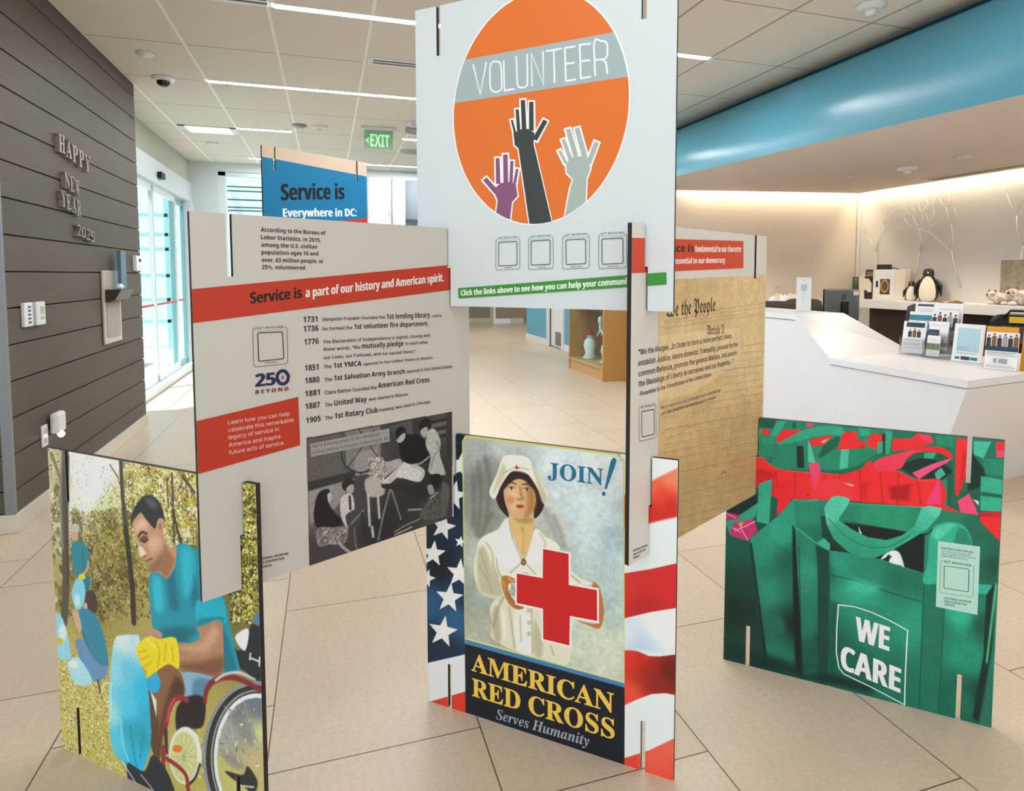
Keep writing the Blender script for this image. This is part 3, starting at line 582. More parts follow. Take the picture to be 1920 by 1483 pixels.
m = MB(); m.box((-.11, 0, 0), (.11, .012, .285)); m.box((-.02, -.002, .2), (.09, .0, .205), 1); m.box((-.02, -.002, .22), (.09, .0, .225), 1); m.box((-.02, -.002, .24), (.06, .0, .25), 1)
o = tag(m.build('envelope', [M_ENV, mat('envelope_print', '#8a5a14', .6)], bevel=.003), 'yellow envelope at the right edge, beside the flyer', 'envelope', 'yellow envelopes on the counter'); o.matrix_world = Matrix.Translation((4.70, 3.10, .852)) @ Matrix.Rotation(-1.35, 4, 'Z') @ Matrix.Rotation(-.13, 4, 'X')
# small sign stand on the high counter
e = thing('sign_stand', 'narrow white sign stand on the high end of the counter', 'sign', (4.255, 4.9, 1.188), -.35)
m = MB(); m.box((-.068, 0, 0), (.068, .006, .32)); m.box((-.068, 0, 0), (.068, .08, .004)); m.build('panel', M_WHITE2, e)
m = MB(); m.add([(-.068+.136*a, -.0008, .32*b) for a, b in ((.42, .9), (.55, .9), (.55, .93), (.42, .93))], [(0, 1, 2, 3)]); m.build('small_mark', mat('pale_print', '#b9c3c8', .6), e, fix=False)
m = MB(); m.add([(-.068+.136*a, -.0008, .32*b) for a, b in ((.3, .62), (.7, .62), (.7, .8), (.3, .8))], [(0, 1, 2, 3)])
m.build('logo', mat('pale_print', '#b9c3c8', .6), e, fix=False); m = MB()
for k in range(5): m.add([(-.068+.136*a, -.0008, .32*b) for a, b in ((.32+.02*k, .58-.08*k), (.62-.03*k, .58-.08*k), (.62-.03*k, .6-.08*k), (.32+.02*k, .6-.08*k))], [(0, 1, 2, 3)])
m.build('text_lines', mat('pale_print', '#b9c3c8', .6), e, fix=False)
# monitor seen from behind
e = thing('monitor', 'black computer monitor seen from behind on the reception desk', 'monitor', (5.68, 5.92, .746), .12)
m = MB(); m.box((-.27, -.025, .25), (.27, .02, .62)); o = m.build('screen_case', mat('monitor_back', '#5a646e', .38, spec=.6), e, bevel=.012)
m = MB(); m.box((-.275, .018, .245), (.275, .03, .625)); m.build('bezel', M_BLACK, e, bevel=.004)
m = MB(); m.box((-.05, -.06, 0), (.05, -.028, .48)); m.box((-.12, -.14, 0), (.12, .1, .012)); m.build('stand', M_BLACK, e, bevel=.006)
m = MB(); m.tube([(.032*math.cos(a*PI/12), -.027, .53+.032*math.sin(a*PI/12)) for a in range(25)], .003, 5, caps=False); m.tube([(.014, -.027, .54), (-.014, -.027, .54), (-.014, -.027, .53), (.014, -.027, .53), (.014, -.027, .518), (-.014, -.027, .518)], .003, 5); m.build('emblem', mat('emblem_grey', '#23282d', .3), e)
m = MB(); m.box((.16, -.0265, .55), (.25, -.0255, .60)); m.build('sticker', M_PAPER, e)
# office chairs
def office_chair(x, y, rz, label, tall=1.28):
    e = thing('office_chair', label, 'chair', (x, y, 0), rz, 'office chairs behind the counter')
    m = MB()
    for k in range(5):
        a = k*2*PI/5; m.tube([(0, 0, .09), (.29*math.cos(a), .29*math.sin(a), .06)], [.03, .018], 8)
    m.build('base', M_BLACK, e)
    for k in range(5):
        a = k*2*PI/5; c = MB(); c.ball((.29*math.cos(a), .29*math.sin(a), .03), .03, 10, 7); c.build('caster', M_BLACK, e)
    m = MB(); m.tube([(0, 0, .08), (0, 0, .5)], .028); m.build('column', M_BLACK, e)
    m = MB(); m.cbox((0, 0, .53), (.48, .46, .07)); m.build('seat', M_DGREY, e, bevel=.03)
    m = MB(); n = 9; pr = []
    for i in range(n+1):
        u = -1+2*i/n
        for j in range(7): v = j/6; wd = .24*(1-.12*abs(2*v-1)**2); pr.append((u*wd, .21+.05*(1-u*u)*-1+.05*math.sin(v*PI), .62+v*(tall-.62)-.03*(abs(u)**6 if v > .9 else 0)))
    nn = len(pr); back = [(a, b+.03, c) for a, b, c in pr]
    f1 = [(i*7+j, i*7+j+1, (i+1)*7+j+1, (i+1)*7+j) for i in range(n) for j in range(6)]
    bo = [i*7 for i in range(n+1)]+[n*7+j for j in range(1, 7)]+[i*7+6 for i in range(n-1, -1, -1)]+[j for j in range(5, 0, -1)]
    m.add(pr+back, f1+[tuple(q+nn for q in reversed(t)) for t in f1]+[(a, b, b+nn, a+nn) for a, b in zip(bo, bo[1:]+bo[:1])], smooth=True); m.build('backrest', M_DGREY, e)
    for s in (-1, 1):
        m = MB(); m.tube([(s*.25, .08, .52), (s*.28, .06, .70), (s*.28, -.12, .74)], .018, 8); m.cbox((s*.28, -.03, .75), (.06, .24, .03)); m.build('armrest', M_BLACK, e)
    m = MB(); m.tube([(0, .18, .5), (0, .27, .62), (0, .26, .85)], .022, 8); m.build('back_support', M_BLACK, e)
    return e
office_chair(4.83, 6.02, PI*.80, 'charcoal office chair at the left behind the high counter', 1.245)
office_chair(5.92, 6.80, PI*.75, 'office chair half hidden behind the white sign stand', 1.23)
oc = office_chair(5.80, 4.86, 2.30, 'grey office chair with a brown jacket behind the leaflet holders', 1.25)
m = MB(); pr = []
for i in range(9):
    u = -1+2*i/8
    for j in range(9):
        v = -1+2*j/8; zz = 1.275-.20*abs(v)**1.6+.012*math.sin(7*u+3*v); pr.append((-.06+u*(.19-.02*(v > 0)), .21+.075*math.tanh(v*2.5)+.012*math.sin(9*u), zz))
m.add(pr, [(i*9+j, i*9+j+1, (i+1)*9+j+1, (i+1)*9+j) for i in range(8) for j in range(8)], smooth=True)
jk = m.build('jacket', mat('brown_cloth', '#6b4a2c', .9, noise=.2, nscale=30)); jk.matrix_world = Matrix.Translation((5.80, 4.86, 0)) @ Matrix.Rotation(2.30, 4, 'Z')
md = jk.modifiers.new('thick', 'SOLIDIFY'); md.thickness = .01; tag(jk, 'brown jacket hung over the back of a grey office chair', 'jacket')
# bag with packages
e = thing('tote_bag', 'black open bag on the side table at the right edge', 'bag', (6.58, 4.42, .741), -1.2)
m = MB(); m.prism([(-.30, 0), (.30, 0), (.32, .34), (.26, .40), (-.26, .40), (-.32, .34)], (0, -.13, 0), (1, 0, 0), (0, 0, 1), (0, .26, 0)); m.build('body', M_BLACK, e, bevel=.03)
m = MB(); m.tube([(-.2, -.12, .36), (-.14, -.14, .44), (.14, -.14, .44), (.2, -.12, .36)], .014); m.build('strap', M_BLACK, e)
for nm, lab, c_, bx in (('book', 'yellow book leaning on the black bag', '#c9b02c', ((-.14, -.18, .32), (.12, -.15, .38))), ('carton', 'dark purple carton with yellow stripe leaning on the black bag', '#453348', ((-.2, -.185, .12), (.22, -.155, .29)))):
    m = MB(); m.box(*bx); q = m.build(nm, mat(nm+'_cover', c_, .5, noise=.2, nscale=40), bevel=.003); q.matrix_world = Matrix.Translation((6.58, 4.42, .741)) @ Matrix.Rotation(-1.2, 4, 'Z'); tag(q, lab, nm)

# ------------------------------------------------------------------ things on the long white shelf (top z = 1.215)
SZ = 1.216
def penguin(x, y, s, rz, label):
    e = thing('penguin_figure', label, 'penguin figure', (x, y, SZ), rz, 'penguin figures on the shelf')
    n = 20; prof = [(.0, .0), (.085, .005), (.118, .06), (.128, .14), (.115, .22), (.085, .29), (.062, .325), (.066, .36), (.06, .40), (.035, .43), (0, .437)]
    v = []; fs = []; mi = []
    def ring(r, z): return [(r*math.sin(2*PI*j/n)*1.0, -r*math.cos(2*PI*j/n)*.8, z) for j in range(n)]
    m = MB(); m.v = []
    for r, z in prof: m.v += [(a*s, b*s, c*s) for a, b, c in ring(r, z)]
    for i in range(len(prof)-1):
        for j in range(n): m.f.append((i*n+j, i*n+(j+1) % n, (i+1)*n+(j+1) % n, (i+1)*n+j)); m.mi.append(0); m.sm.append(True)
    m.build('body', mat('glossy_black', '#17171b', .3), e)
    m = MB(); k = 0; pv = [(p[0]*1.02+.0015, p[1]) for p in prof[:7]]
    for r, z in pv:
        hw = {0: .9}.get(k, .95-.05*k if k < 5 else .62-.32*(k-5)); 
        m.v += [(r*math.sin(hw*(-1+2*q/8))*s, -r*math.cos(hw*(-1+2*q/8))*.8*s-.001, z*s) for q in range(9)]; k += 1
    for i in range(6):
        for q in range(8): m.f.append((i*9+q, i*9+q+1, (i+1)*9+q+1, (i+1)*9+q)); m.mi.append(0); m.sm.append(True)
    m.build('belly', mat('ivory_paint', '#e8e0cf', .4), e)
    m = MB(); m.tube([(0, -.05*s, .375*s), (0, -.085*s, .36*s)], [.014*s, .002*s], 8); m.build('beak', mat('beak_tan', '#b79a6a', .5), e)
    for sg in (-1, 1):
        m = MB(); m.tube([(sg*.085*s, .0, .285*s), (sg*.135*s, -.005*s, .2*s), (sg*.15*s, -.01*s, .07*s)], [.016*s, .03*s, .006*s], 8); m.build('wing', mat('glossy_black', '#17171b', .3), e)
    return e
penguin(6.82, 6.0, .56, -.95, 'small black and white penguin figure on the shelf')
penguin(6.86, 5.81, .92, -.95, 'large black and white penguin figure on the shelf')
e = thing('display_box', 'large white box with an oval picture on the shelf', 'box', (6.84, 6.32, SZ), -1.15)
m = MB(); m.box((-.19, -.08, 0), (.19, .1, .385)); m.build('carton', mat('cream_box', '#e6dccb', .5), e, bevel=.004)
m = MB(); m.box((-.165, -.086, .03), (.07, -.081, .37)); m.build('window_frame', M_WHITE2, e); g = NG('oval_picture', .4)
r = g.math('SQRT', g.math('ADD', g.math('POWER', g.math('DIVIDE', g.math('ADD', g.x, .045), .05), 2), g.math('POWER', g.math('DIVIDE', g.math('SUBTRACT', g.z, .175), .085), 2)))
g.color(g.mix(g.math('LESS_THAN', r, .7), g.mix(g.math('LESS_THAN', r, 1.0), lin('#4b3a1e'), lin('#b58f4c')), lin('#5a4a38')))
m = MB(); m.box((-.10, -.089, .07), (.015, -.085, .265)); m.build('picture', g.m, e); m = MB(); m.box((-.15, -.089, .16), (-.125, -.085, .24)); m.build('clasp', M_BLACK, e)
m = MB(); m.box((-.09, -.05, 0), (.06, .05, .065)); m.tube([(.06, 0, .03), (.12, .01, .01), (.15, .02, .006)], .006); tag(m.build('camera_device', M_BLACK, loc=(6.85, 6.42, SZ+.386), bevel=.012), 'small black device lying on top of the white box', 'device').rotation_euler = (0, 0, -1.15)
e = thing('house_box', 'black box with a white house shape on the shelf', 'box', (6.86, 6.70, SZ), -1.15)
m = MB(); m.box((-.02, -.07, 0), (.17, .08, .30)); m.build('carton', mat('black_box', '#1d1c1d', .4), e, bevel=.004); m = MB(); m.box((-.09, -.075, 0), (-.02, .08, .31)); m.build('spine', mat('cream_box', '#e6dccb', .5), e)
m = MB(); m.prism([(-.05, .09), (.07, .09), (.07, .21), (.03, .27), (-.02, .27), (-.05, .21)], (0, -.074, 0), (1, 0, 0), (0, 0, 1), (0, -.004, 0)); m.build('house_shape', mat('ivory_paint', '#e8e0cf', .4), e)
m = MB(); m.tube([(.012*math.cos(a*PI/6), -.08, .095+.012*math.sin(a*PI/6)) for a in range(7)], .012, 6); m.build('doorway', M_BLACK, e)
m = MB(); m.lathe([(.07, 0), (.07, .29), (.062, .295), (.062, .27), (0, .27)], n=24); tag(m.build('green_canister', mat('dark_green', '#3a4a33', .4), loc=(6.86, 6.87, SZ)), 'dark green canister beside the black house box', 'canister')
e = thing('picture_frame', 'dark framed picture leaning in the inner corner of the shelf', 'picture frame', (7.0, 6.76, SZ), -1.25)
m = MB(); m.box((-.10, 0, 0), (.10, .02, .39)); m.build('frame', mat('dark_walnut', '#3c2c22', .4), e, bevel=.003); m = MB(); m.box((-.08, -.003, .03), (.08, .001, .36)); m.build('picture', mat('sepia_print', '#8b7a5a', .5, noise=.4, nscale=25), e)
e = thing('canvas_picture', 'grey patterned canvas picture leaning on the wall at the right edge', 'picture', (7.02, 4.72, SZ), -PI/2)
g = NG('lichen_print', .8); n1 = g.noise(9, 8, rough=.7); n2 = g.noise(26, 6, rough=.7); g.color(g.mix(n2, g.mix(g.math('MULTIPLY', g.math('SUBTRACT', n1, .35), 3), lin('#a79d86'), lin('#d3cdbf')), lin('#746a58')))
m = MB(); m.box((-.33, -.02, 0), (.33, .015, .48)); m.build('canvas', g.m, e)
m = MB(); m.box((-.33, -.022, .478), (.33, .017, .484)); m.build('top_edge', M_WHITE2, e)
random.seed(5)
g = NG('mottled_plush', .9); g.color(g.mix(g.math('GREATER_THAN', g.noise(18, 4), .52), lin('#cfc9c4'), lin('#a89c94'))); M_PLUSH = g.m
def plush(x, y, z, s, label, rz):
    e = thing('plush_toy', label, 'plush toy', (x, y, z), rz, 'plush toys in front of the canvas'); m = MB(); m.ball((0, 0, .5*s), (.75*s, .5*s, .5*s)); m.ball((-.55*s, -.15*s, .75*s), (.4*s, .36*s, .36*s)); m.build('body', M_PLUSH, e)
    for q in (-.5, .5): MB().ball((q*s, -.4*s, .14*s), (.26*s, .34*s, .14*s)).build('paw', mat('plush_pale', '#d9d0cc', .9), e)
    for q, r in ((-.75, .08), (-.45, .06)): MB().ball((q*s, -.45*s, .81*s), r*s).build('eye', M_BLACK, e)
    for q in (-.78, -.35): MB().ball((q*s, 0, 1.06*s), (.1*s, .06*s, .18*s)).build('ear', mat('plush_brown', '#7a6458', .9), e)
plush(6.84, 4.93, SZ, .13, 'left grey mottled plush toy in front of the canvas', -1.3)
plush(6.83, 4.68, SZ, .16, 'right grey mottled plush toy in front of the canvas, at the picture edge', -1.1)

# ------------------------------------------------------------------ printed artwork, in millimetres on each board (from its lower left corner)
PAINT_V = '''

'''
INK_V = '''
N printed_emblem
P f4f6f6|751,614 750,645 746,676 741,706 733,736 723,765 710,792 696,818 680,843 662,866 643,887 622,906 600,922 576,937 552,949 527,958 501,965 475,969 448,970 422,969 396,965 370,958 345,949 320,937 297,922 274,906 253,887 234,866 216,843 200,818 186,792 174,765 163,736 156,706 150,676 146,645 145,614 146,583 150,552 156,522 163,492 174,463 186,436 200,410 216,385 234,362 253,341 274,322 297,306 320,291 345,279 370,270 396,263 422,259 448,258 475,259 501,263 527,270 552,279 576,291 600,306 622,322 643,341 662,362 680,385 696,410 710,436 723,463 733,492 741,522 746,552 750,583
P df7229|746,614 745,645 742,675 736,705 728,734 718,762 706,790 692,815 676,840 659,862 640,883 619,902 597,918 574,932 550,944 525,953 500,960 474,964 448,965 422,964 396,960 371,953 346,944 322,932 299,918 277,902 257,883 237,862 220,840 204,815 190,790 178,762 168,734 160,705 155,675 151,645 150,614 151,583 155,553 160,523 168,494 178,466 190,438 204,413 220,388 237,366 257,345 277,326 299,310 322,296 346,284 371,275 396,268 422,264 448,263 474,264 500,268 525,275 550,284 574,296 597,310 619,326 640,345 659,366 676,388 692,413 706,438 718,466 728,494 736,523 742,553 745,583
P a3b4b8|742,673 742,675 736,705 728,734 718,762 706,790 698,805 195,799 190,790 178,762 168,734 160,705 155,675 154,666
L eef3f5 5.5|225,780 251,683 274,780
L eef3f5 5.5|288,763 289,768 291,771 292,774 295,776 298,778 301,778 305,778 308,778 312,777 316,776 319,774 322,772 324,771 325,769 326,766 327,760 328,748 329,732 330,716 330,703 330,696 329,692 328,690 326,688 323,685 319,684 315,683 311,683 307,683 302,685 298,687 294,689 292,692 290,695 289,699 288,704 287,711 287,719 287,727 287,735 287,742 287,750 287,757 288,763
L eef3f5 5.5|337,776 339,684 376,684
L eef3f5 5.5|381,783 382,767 383,742 384,717 385,699 387,691 389,688 391,688 393,687 396,686 399,685 402,684 405,684 408,685 411,686 414,687 417,689 418,689 419,689 420,691 420,699 420,717 420,742 419,767 419,784
L eef3f5 5.5|436,684 434,783 475,685 473,784
L eef3f5 5.5|482,783 536,783
L eef3f5 5.5|509,783 512,684
L eef3f5 5.5|580,783 545,783 549,686 582,686
L eef3f5 5.5|547,736 577,736
L eef3f5 5.5|628,783 593,785 597,687 629,688
L eef3f5 5.5|595,737 626,736
L eef3f5 5.5|643,687 641,707 640,737 638,766 639,786 643,793 649,792 655,788 660,785 664,785 668,784 670,783 673,782 675,780 676,778 678,775 679,772 679,768 680,764 680,759 680,755 680,750 680,746 679,742 678,739 677,737 676,735 674,734 670,733 664,733 656,733 648,733 642,733
L eef3f5 5.5|664,733 675,723 678,709 680,688
P f3f4f2|251,410 302,356 326,373 273,425
P f3f4f2|301,482 302,390 331,388 327,480
P f3f4f2|328,491 329,390 359,389 356,489
P f3f4f2|354,469 349,391 374,389 377,466
P f3f4f2|375,444 362,391 385,385 396,439
P f3f4f2|302,386 321,401 351,403 383,396 390,350 367,329 310,337 295,369
P f3f4f2|310,346 371,341 363,278 346,284 322,296 304,307
P 86527a|260,409 303,363 317,373 273,418
P 86527a|307,476 308,395 324,394 321,475
P 86527a|334,485 335,395 352,395 350,484
P 86527a|360,463 356,396 368,395 371,462
P 86527a|380,438 370,394 380,392 389,435
P 86527a|307,383 324,396 351,398 379,392 385,352 365,334 314,341 302,369
P 86527a|314,342 366,338 358,280 346,284 322,296 308,304
P f3f4f2|516,483 543,433 563,441 534,490
P f3f4f2|528,516 556,442 580,448 550,521
P f3f4f2|542,546 570,452 597,457 567,550
P f3f4f2|571,546 599,445 627,450 597,550
P f3f4f2|639,506 608,435 633,424 662,495
P f3f4f2|545,444 574,465 621,460 634,420 619,383 572,387 549,410
P f3f4f2|571,396 622,395 619,327 619,326 597,310 574,296 550,284 543,281 559,363
P a8b6b0|524,480 546,440 555,443 532,483
P a8b6b0|536,512 560,448 572,451 547,515
P a8b6b0|549,542 575,458 590,461 564,544
P a8b6b0|578,542 604,451 620,454 593,545
P a8b6b0|642,499 615,437 630,431 656,493
P a8b6b0|550,442 576,460 618,457 629,420 616,387 574,391 554,412
P a8b6b0|574,392 618,392 614,323 597,310 574,296 550,284 547,283 564,361
P f3f4f2|355,593 368,542 389,545 373,596
P f3f4f2|373,626 378,547 403,546 395,625
P f3f4f2|391,653 395,549 424,547 417,651
P f3f4f2|421,644 420,546 449,543 447,641
P f3f4f2|473,587 430,524 456,509 496,574
P f3f4f2|366,552 399,563 425,561 450,544 445,503 393,490 370,509
P f3f4f2|384,504 444,514 506,270 500,268 474,264 448,263 423,264
P 38403d|362,589 373,548 381,549 369,590
P 38403d|379,620 384,552 396,552 390,620
P 38403d|397,647 401,554 417,553 412,646
P 38403d|426,638 426,551 442,549 441,637
P 38403d|475,580 438,525 453,517 489,572
P 38403d|371,549 401,558 423,556 445,542 441,507 394,495 376,511
P 38403d|389,500 441,510 503,269 500,268 474,264 448,263 427,264
N code_frame
L 6f7a80 1.6|307,210 307,213 309,217 312,219 314,220 385,221 387,221 391,219 392,215 393,213 393,132 392,130 391,126 387,124 385,123 314,120 312,120 308,122 306,127 306,129 307,210
L 4a5257 2.4|317,204 317,206 318,208 319,209 321,209 379,210 380,210 382,209 383,207 383,206 383,140 383,138 382,136 380,135 379,135 320,133 319,133 317,134 316,136 316,138 317,204
P cfe0e8|313,225 386,226 386,217 313,216
T 3c4246 B 6|316,219 384,221|GET INVOLVED
L 7a858b 1.8|337,127 365,129
N code_frame
L 6f7a80 1.6|424,211 424,214 425,218 429,220 431,221 501,222 503,222 506,220 508,216 508,214 509,133 508,131 507,126 503,124 501,124 431,121 429,121 425,123 424,127 424,130 424,211
L 4a5257 2.4|433,206 433,207 434,209 435,210 436,210 494,212 495,211 497,210 498,208 498,207 498,141 498,140 497,138 496,137 494,137 437,135 435,135 434,136 433,138 433,139 433,206
P cfe0e8|430,225 502,226 502,218 430,217
T 3c4246 B 6|432,220 500,222|GET INVOLVED
L 7a858b 1.8|453,128 483,129
N code_frame
L 6f7a80 1.6|540,213 540,216 542,220 546,222 548,222 619,224 622,224 625,222 627,218 627,215 628,134 628,132 626,127 622,125 620,125 548,122 546,122 542,124 540,128 540,131 540,213
L 4a5257 2.4|551,206 552,208 552,210 554,211 555,211 611,212 612,212 614,211 615,209 615,208 616,142 616,141 615,139 613,138 612,138 556,136 555,136 553,137 552,139 552,141 551,206
P cfe0e8|546,227 621,228 622,220 546,219
T 3c4246 B 6|548,222 620,224|GET INVOLVED
L 7a858b 1.8|568,129 604,130
N code_frame
L 6f7a80 1.6|657,214 657,216 659,221 662,223 664,223 735,224 737,224 741,222 743,218 743,216 744,134 744,132 742,128 738,125 736,125 665,123 663,123 659,125 658,129 657,131 657,214
L 4a5257 2.4|667,207 667,208 668,210 670,211 671,211 728,212 729,212 731,211 732,209 732,208 733,142 733,141 732,139 730,138 729,138 672,136 671,136 669,137 668,139 668,141 667,207
P cfe0e8|662,228 737,228 737,220 662,220
T 3c4246 B 6|664,223 736,224|GET INVOLVED
L 7a858b 1.8|684,129 721,130
N caption_band
P 3a8f32|162,60 861,112 863,77 164,26
T eaf3ea K 18|173,35 769,79|Click the links above to see how you can help your community.
'''
PAINT_H = '''
M|285,372 805,367 802,-2 285,-9
G 1|275,386 819,380 815,-66 275,-15|319,287,4b4848 428,287,5a5756 652,318,3a3837 772,344,575352 312,184,8d8a87 452,186,4a4747 649,139,2f2d2d 742,9,4a4745 323,34,454242 531,43,2c2a2a
P 66625f 2|287,366 394,364 402,236 288,226
P 8b8683 3|404,367 525,365 523,209 438,238 407,263
P a09b97 3|433,296 513,299 509,222 437,228
P 393636 2|287,245 432,244 435,224 287,217
P 9c9894 4|287,217 432,220 400,175 355,136 292,121
P 5b5754 3|559,359 640,366 646,314 581,306
P 2b2929 1|714,349 778,350 778,341 714,340
P 777270 1|714,335 778,336 778,327 714,326
P 2b2929 1|714,321 778,322 778,313 714,313
P 777270 1|713,308 778,308 778,299 713,299
P 2b2929 1|713,294 778,294 778,285 713,285
P 3e3a39 1|780,365 805,367 803,145 778,151
L 2a2727 4 1|391,323 395,285 415,255 453,234 485,237
L 2a2727 3 1|412,260 503,357
L 2a2727 3 1|450,368 513,270
L 2a2727 5 1|453,232 488,234
C 1f1c1d 1|313,197 327,210 349,209 353,192 348,170 369,132 394,97 369,90 315,101 302,136 305,168
C c9c3bd 1|345,194 357,195 357,178 348,170
C 8d8782 1|311,102 364,91 404,80 408,55 392,31 353,43 314,50
X 0.5 6|311,102 409,78 403,28 314,50
L b3ada7 8 1|378,40 397,15 412,1
C 2a2626 1|394,219 417,226 432,210 424,193 406,188 393,201
C b9b2ab 1|406,198 427,205 429,183 413,177
C d8d4cf 1|385,165 406,181 426,169 430,120 404,103 409,74 389,108
P 2f2c2c 1|412,173 420,171 421,127 414,129
C 4a4645 1|404,118 462,126 467,96 414,86
L 8a847f 6 1|419,85 462,116
L 6e6965 7 1|429,68 433,18 438,2
L 2b2828 8 1|456,108 463,38
C d5d1cb 1|528,188 591,223 615,233 687,192 668,155 591,188 556,176 522,182
C e9e6e0 1|579,196 609,232 644,207 675,190 662,159 614,178
C b9b3ac 1|485,237 502,267 529,266 546,248 592,248 597,227 545,204 528,188 487,207
X 0.4 7|480,276 546,263 545,184 479,199
C c5bfb8 2|471,211 528,195 533,147 478,156
P 2b2929 1|522,182 556,176 711,124 686,88 602,140 528,168
L cfcac4 8 1|478,161 482,62
L cfcac4 8 1|512,152 516,77
L cfcac4 8 1|490,55 493,24
L 8e8883 6 1|556,156 532,88 511,9
L 8e8883 5 1|561,155 595,50
C 171516 1|576,332 593,351 616,342 622,323 670,309 700,268 706,219 663,213 609,235 592,278 587,305
C c4beb8 1|584,310 604,326 616,324 610,305 592,299
C 1d1a1b 1|667,341 689,363 714,351 717,327 695,326 676,314
C bcb5ae 1|673,322 698,333 704,311 688,298
C cbc7c2 1|707,318 733,317 755,273 751,231 770,174 770,155 706,177 713,228 694,274
L a49e98 7 1|739,276 748,248 725,226 715,186
L b9b3ac 6 1|706,230 675,216 644,217
C 211e1e 1|705,146 718,167 750,162 757,139 737,117 711,113
C a8a29c 1|699,132 718,133 727,104 708,103
C 5e5955 1|685,67 711,97 750,104 769,66 775,16 736,11 679,27 667,46
X 0.35 5|674,112 776,86 775,0 673,28
L d6d2cc 3 1|711,89 740,101
C 6b6561 1|763,132 789,105 782,41 762,14 756,86
L aaa49e 6 1|624,73 673,62
L 8f8984 5 1|571,16 612,25 666,30
L b8b2ac 5 1|571,6 636,13
X 0.12 3|285,372 805,367 802,-2 285,-9
'''
INK_H = '''
N title_band
P cc3d22|-4,796 884,872 884,788 -3,712
T 1b1a1c K 29|140,756 282,768|Service is
T f3f0ec K 25|292,769 775,811|a part of our history and American spirit.
N lettering
T 1b1a1c B 11|173,946 356,945|According to the Bureau of
T 1b1a1c B 11|173,926 341,924|Labor Statistics, in 2015,
T 1b1a1c B 11|173,906 330,905|among the U.S. civilian
T 1b1a1c B 11|173,886 333,886|population ages 16 and
T 1b1a1c B 11|173,866 348,865|over, 63 million people, or
T 1b1a1c B 11|173,847 296,846|25%, volunteered.
T 1b1a1c B 16|284,699 326,699|1731
T 1b1a1c M 10|342,700 547,697|Benjamin Franklin founded the
T 1b1a1c B 16|553,695 720,693|1st lending library,
T 1b1a1c M 9|727,693 764,692|and in
T 1b1a1c B 16|284,673 328,673|1736
T 1b1a1c M 10|341,673 435,671|he formed the
T 1b1a1c B 15|441,671 711,666|1st volunteer fire department.
T 1b1a1c B 16|285,636 328,636|1776
T 1b1a1c M 10|341,635 717,629|The Declaration of Independence is signed, closing with
T 1b1a1c M 10|342,614 460,611|these words, “We
T 1b1a1c B 15|465,611 613,608|mutually pledge
T 1b1a1c M 10|620,609 708,607|to each other
T 1b1a1c M 10|342,590 661,581|our Lives, our Fortunes, and our sacred Honor.”
T 1b1a1c B 16|285,563 326,562|1851
T 1b1a1c M 11|342,563 366,562|The
T 1b1a1c B 15|372,562 463,559|1st YMCA
T 1b1a1c M 9|470,559 728,555|opened in the United States in Boston.
T 1b1a1c B 16|285,527 328,526|1880
T 1b1a1c M 11|343,525 367,525|The
T 1b1a1c B 15|373,525 616,518|1st Salvation Army branch
T 1b1a1c M 10|622,519 810,517|opened in the United States.
T 1b1a1c B 16|284,490 328,489|1881
T 1b1a1c M 11|343,488 514,482|Clara Barton founded the
T 1b1a1c B 16|518,484 715,480|American Red Cross.
T 1b1a1c B 16|284,454 328,453|1887
T 1b1a1c M 11|343,452 366,451|The
T 1b1a1c B 16|372,451 479,448|United Way
T 1b1a1c M 10|485,449 631,446|was started in Denver.
T 1b1a1c B 16|285,414 329,413|1905
T 1b1a1c M 11|342,414 366,413|The
T 1b1a1c B 16|373,413 516,409|1st Rotary Club
T 1b1a1c M 10|521,410 717,410|meeting was held in Chicago.
N code_frame
L 7d746a 1.6|145,682 145,685 147,689 151,691 153,691 229,690 231,690 235,688 237,683 237,681 237,597 237,594 235,590 231,588 229,588 153,588 150,589 146,591 145,595 144,598 145,682
L 3c3835 2.4|157,673 157,675 158,677 160,678 161,678 220,677 221,677 223,676 224,674 224,672 226,607 225,606 225,604 223,603 222,603 162,602 161,602 159,603 158,605 158,607 157,673
P dcd8d2|153,696 230,695 230,683 153,685
T 1b1a1c B 6|155,688 227,687|GET INVOLVED
L 8d857c 1.8|174,596 209,596
N emblem
T 1d2b4f K 34|147,535 202,534|25
L 1d2b4f 9|237,550 236,546 235,541 232,538 229,535 225,534 221,534 217,535 213,537 210,541 208,545 206,549 206,554 206,558 208,562 211,566 214,568 218,570 222,570 226,569 229,567 233,563 235,559 237,555 237,550
P c0504a|225,551 225,549 223,547 221,546 219,547 218,549 217,552 218,554 219,556 221,557 223,556 225,554
T 8c3a33 K 10|147,516 237,514|B E Y O N D
N callout_box
P c93a20|-1,467 264,492 266,355 -1,333
T f0dcd4 R 11|75,446 238,444|Learn how you can help
T f0dcd4 R 11|75,426 249,425|celebrate this remarkable
T f0dcd4 R 11|75,407 207,406|legacy of service in
T f0dcd4 R 11|75,387 211,385|America and inspire
T f0dcd4 R 11|75,367 222,366|future acts of service.
N museum_line
T 1b1a1c B 6|137,64 224,54|NATIONAL MUSEUM
T 1b1a1c B 6|137,53 213,44|AND CENTER FOR
T 1b1a1c B 6|136,42 177,36|SERVICE
N photo_caption
P a9a5a1|295,353 556,353 557,311 297,315
T 2a2828 R 9|300,340 521,337|Harris & Ewing photo of Mrs. Roosevelt
T 2a2828 R 9|299,322 553,318|visiting Children’s Hospital in Washington, DC
'''
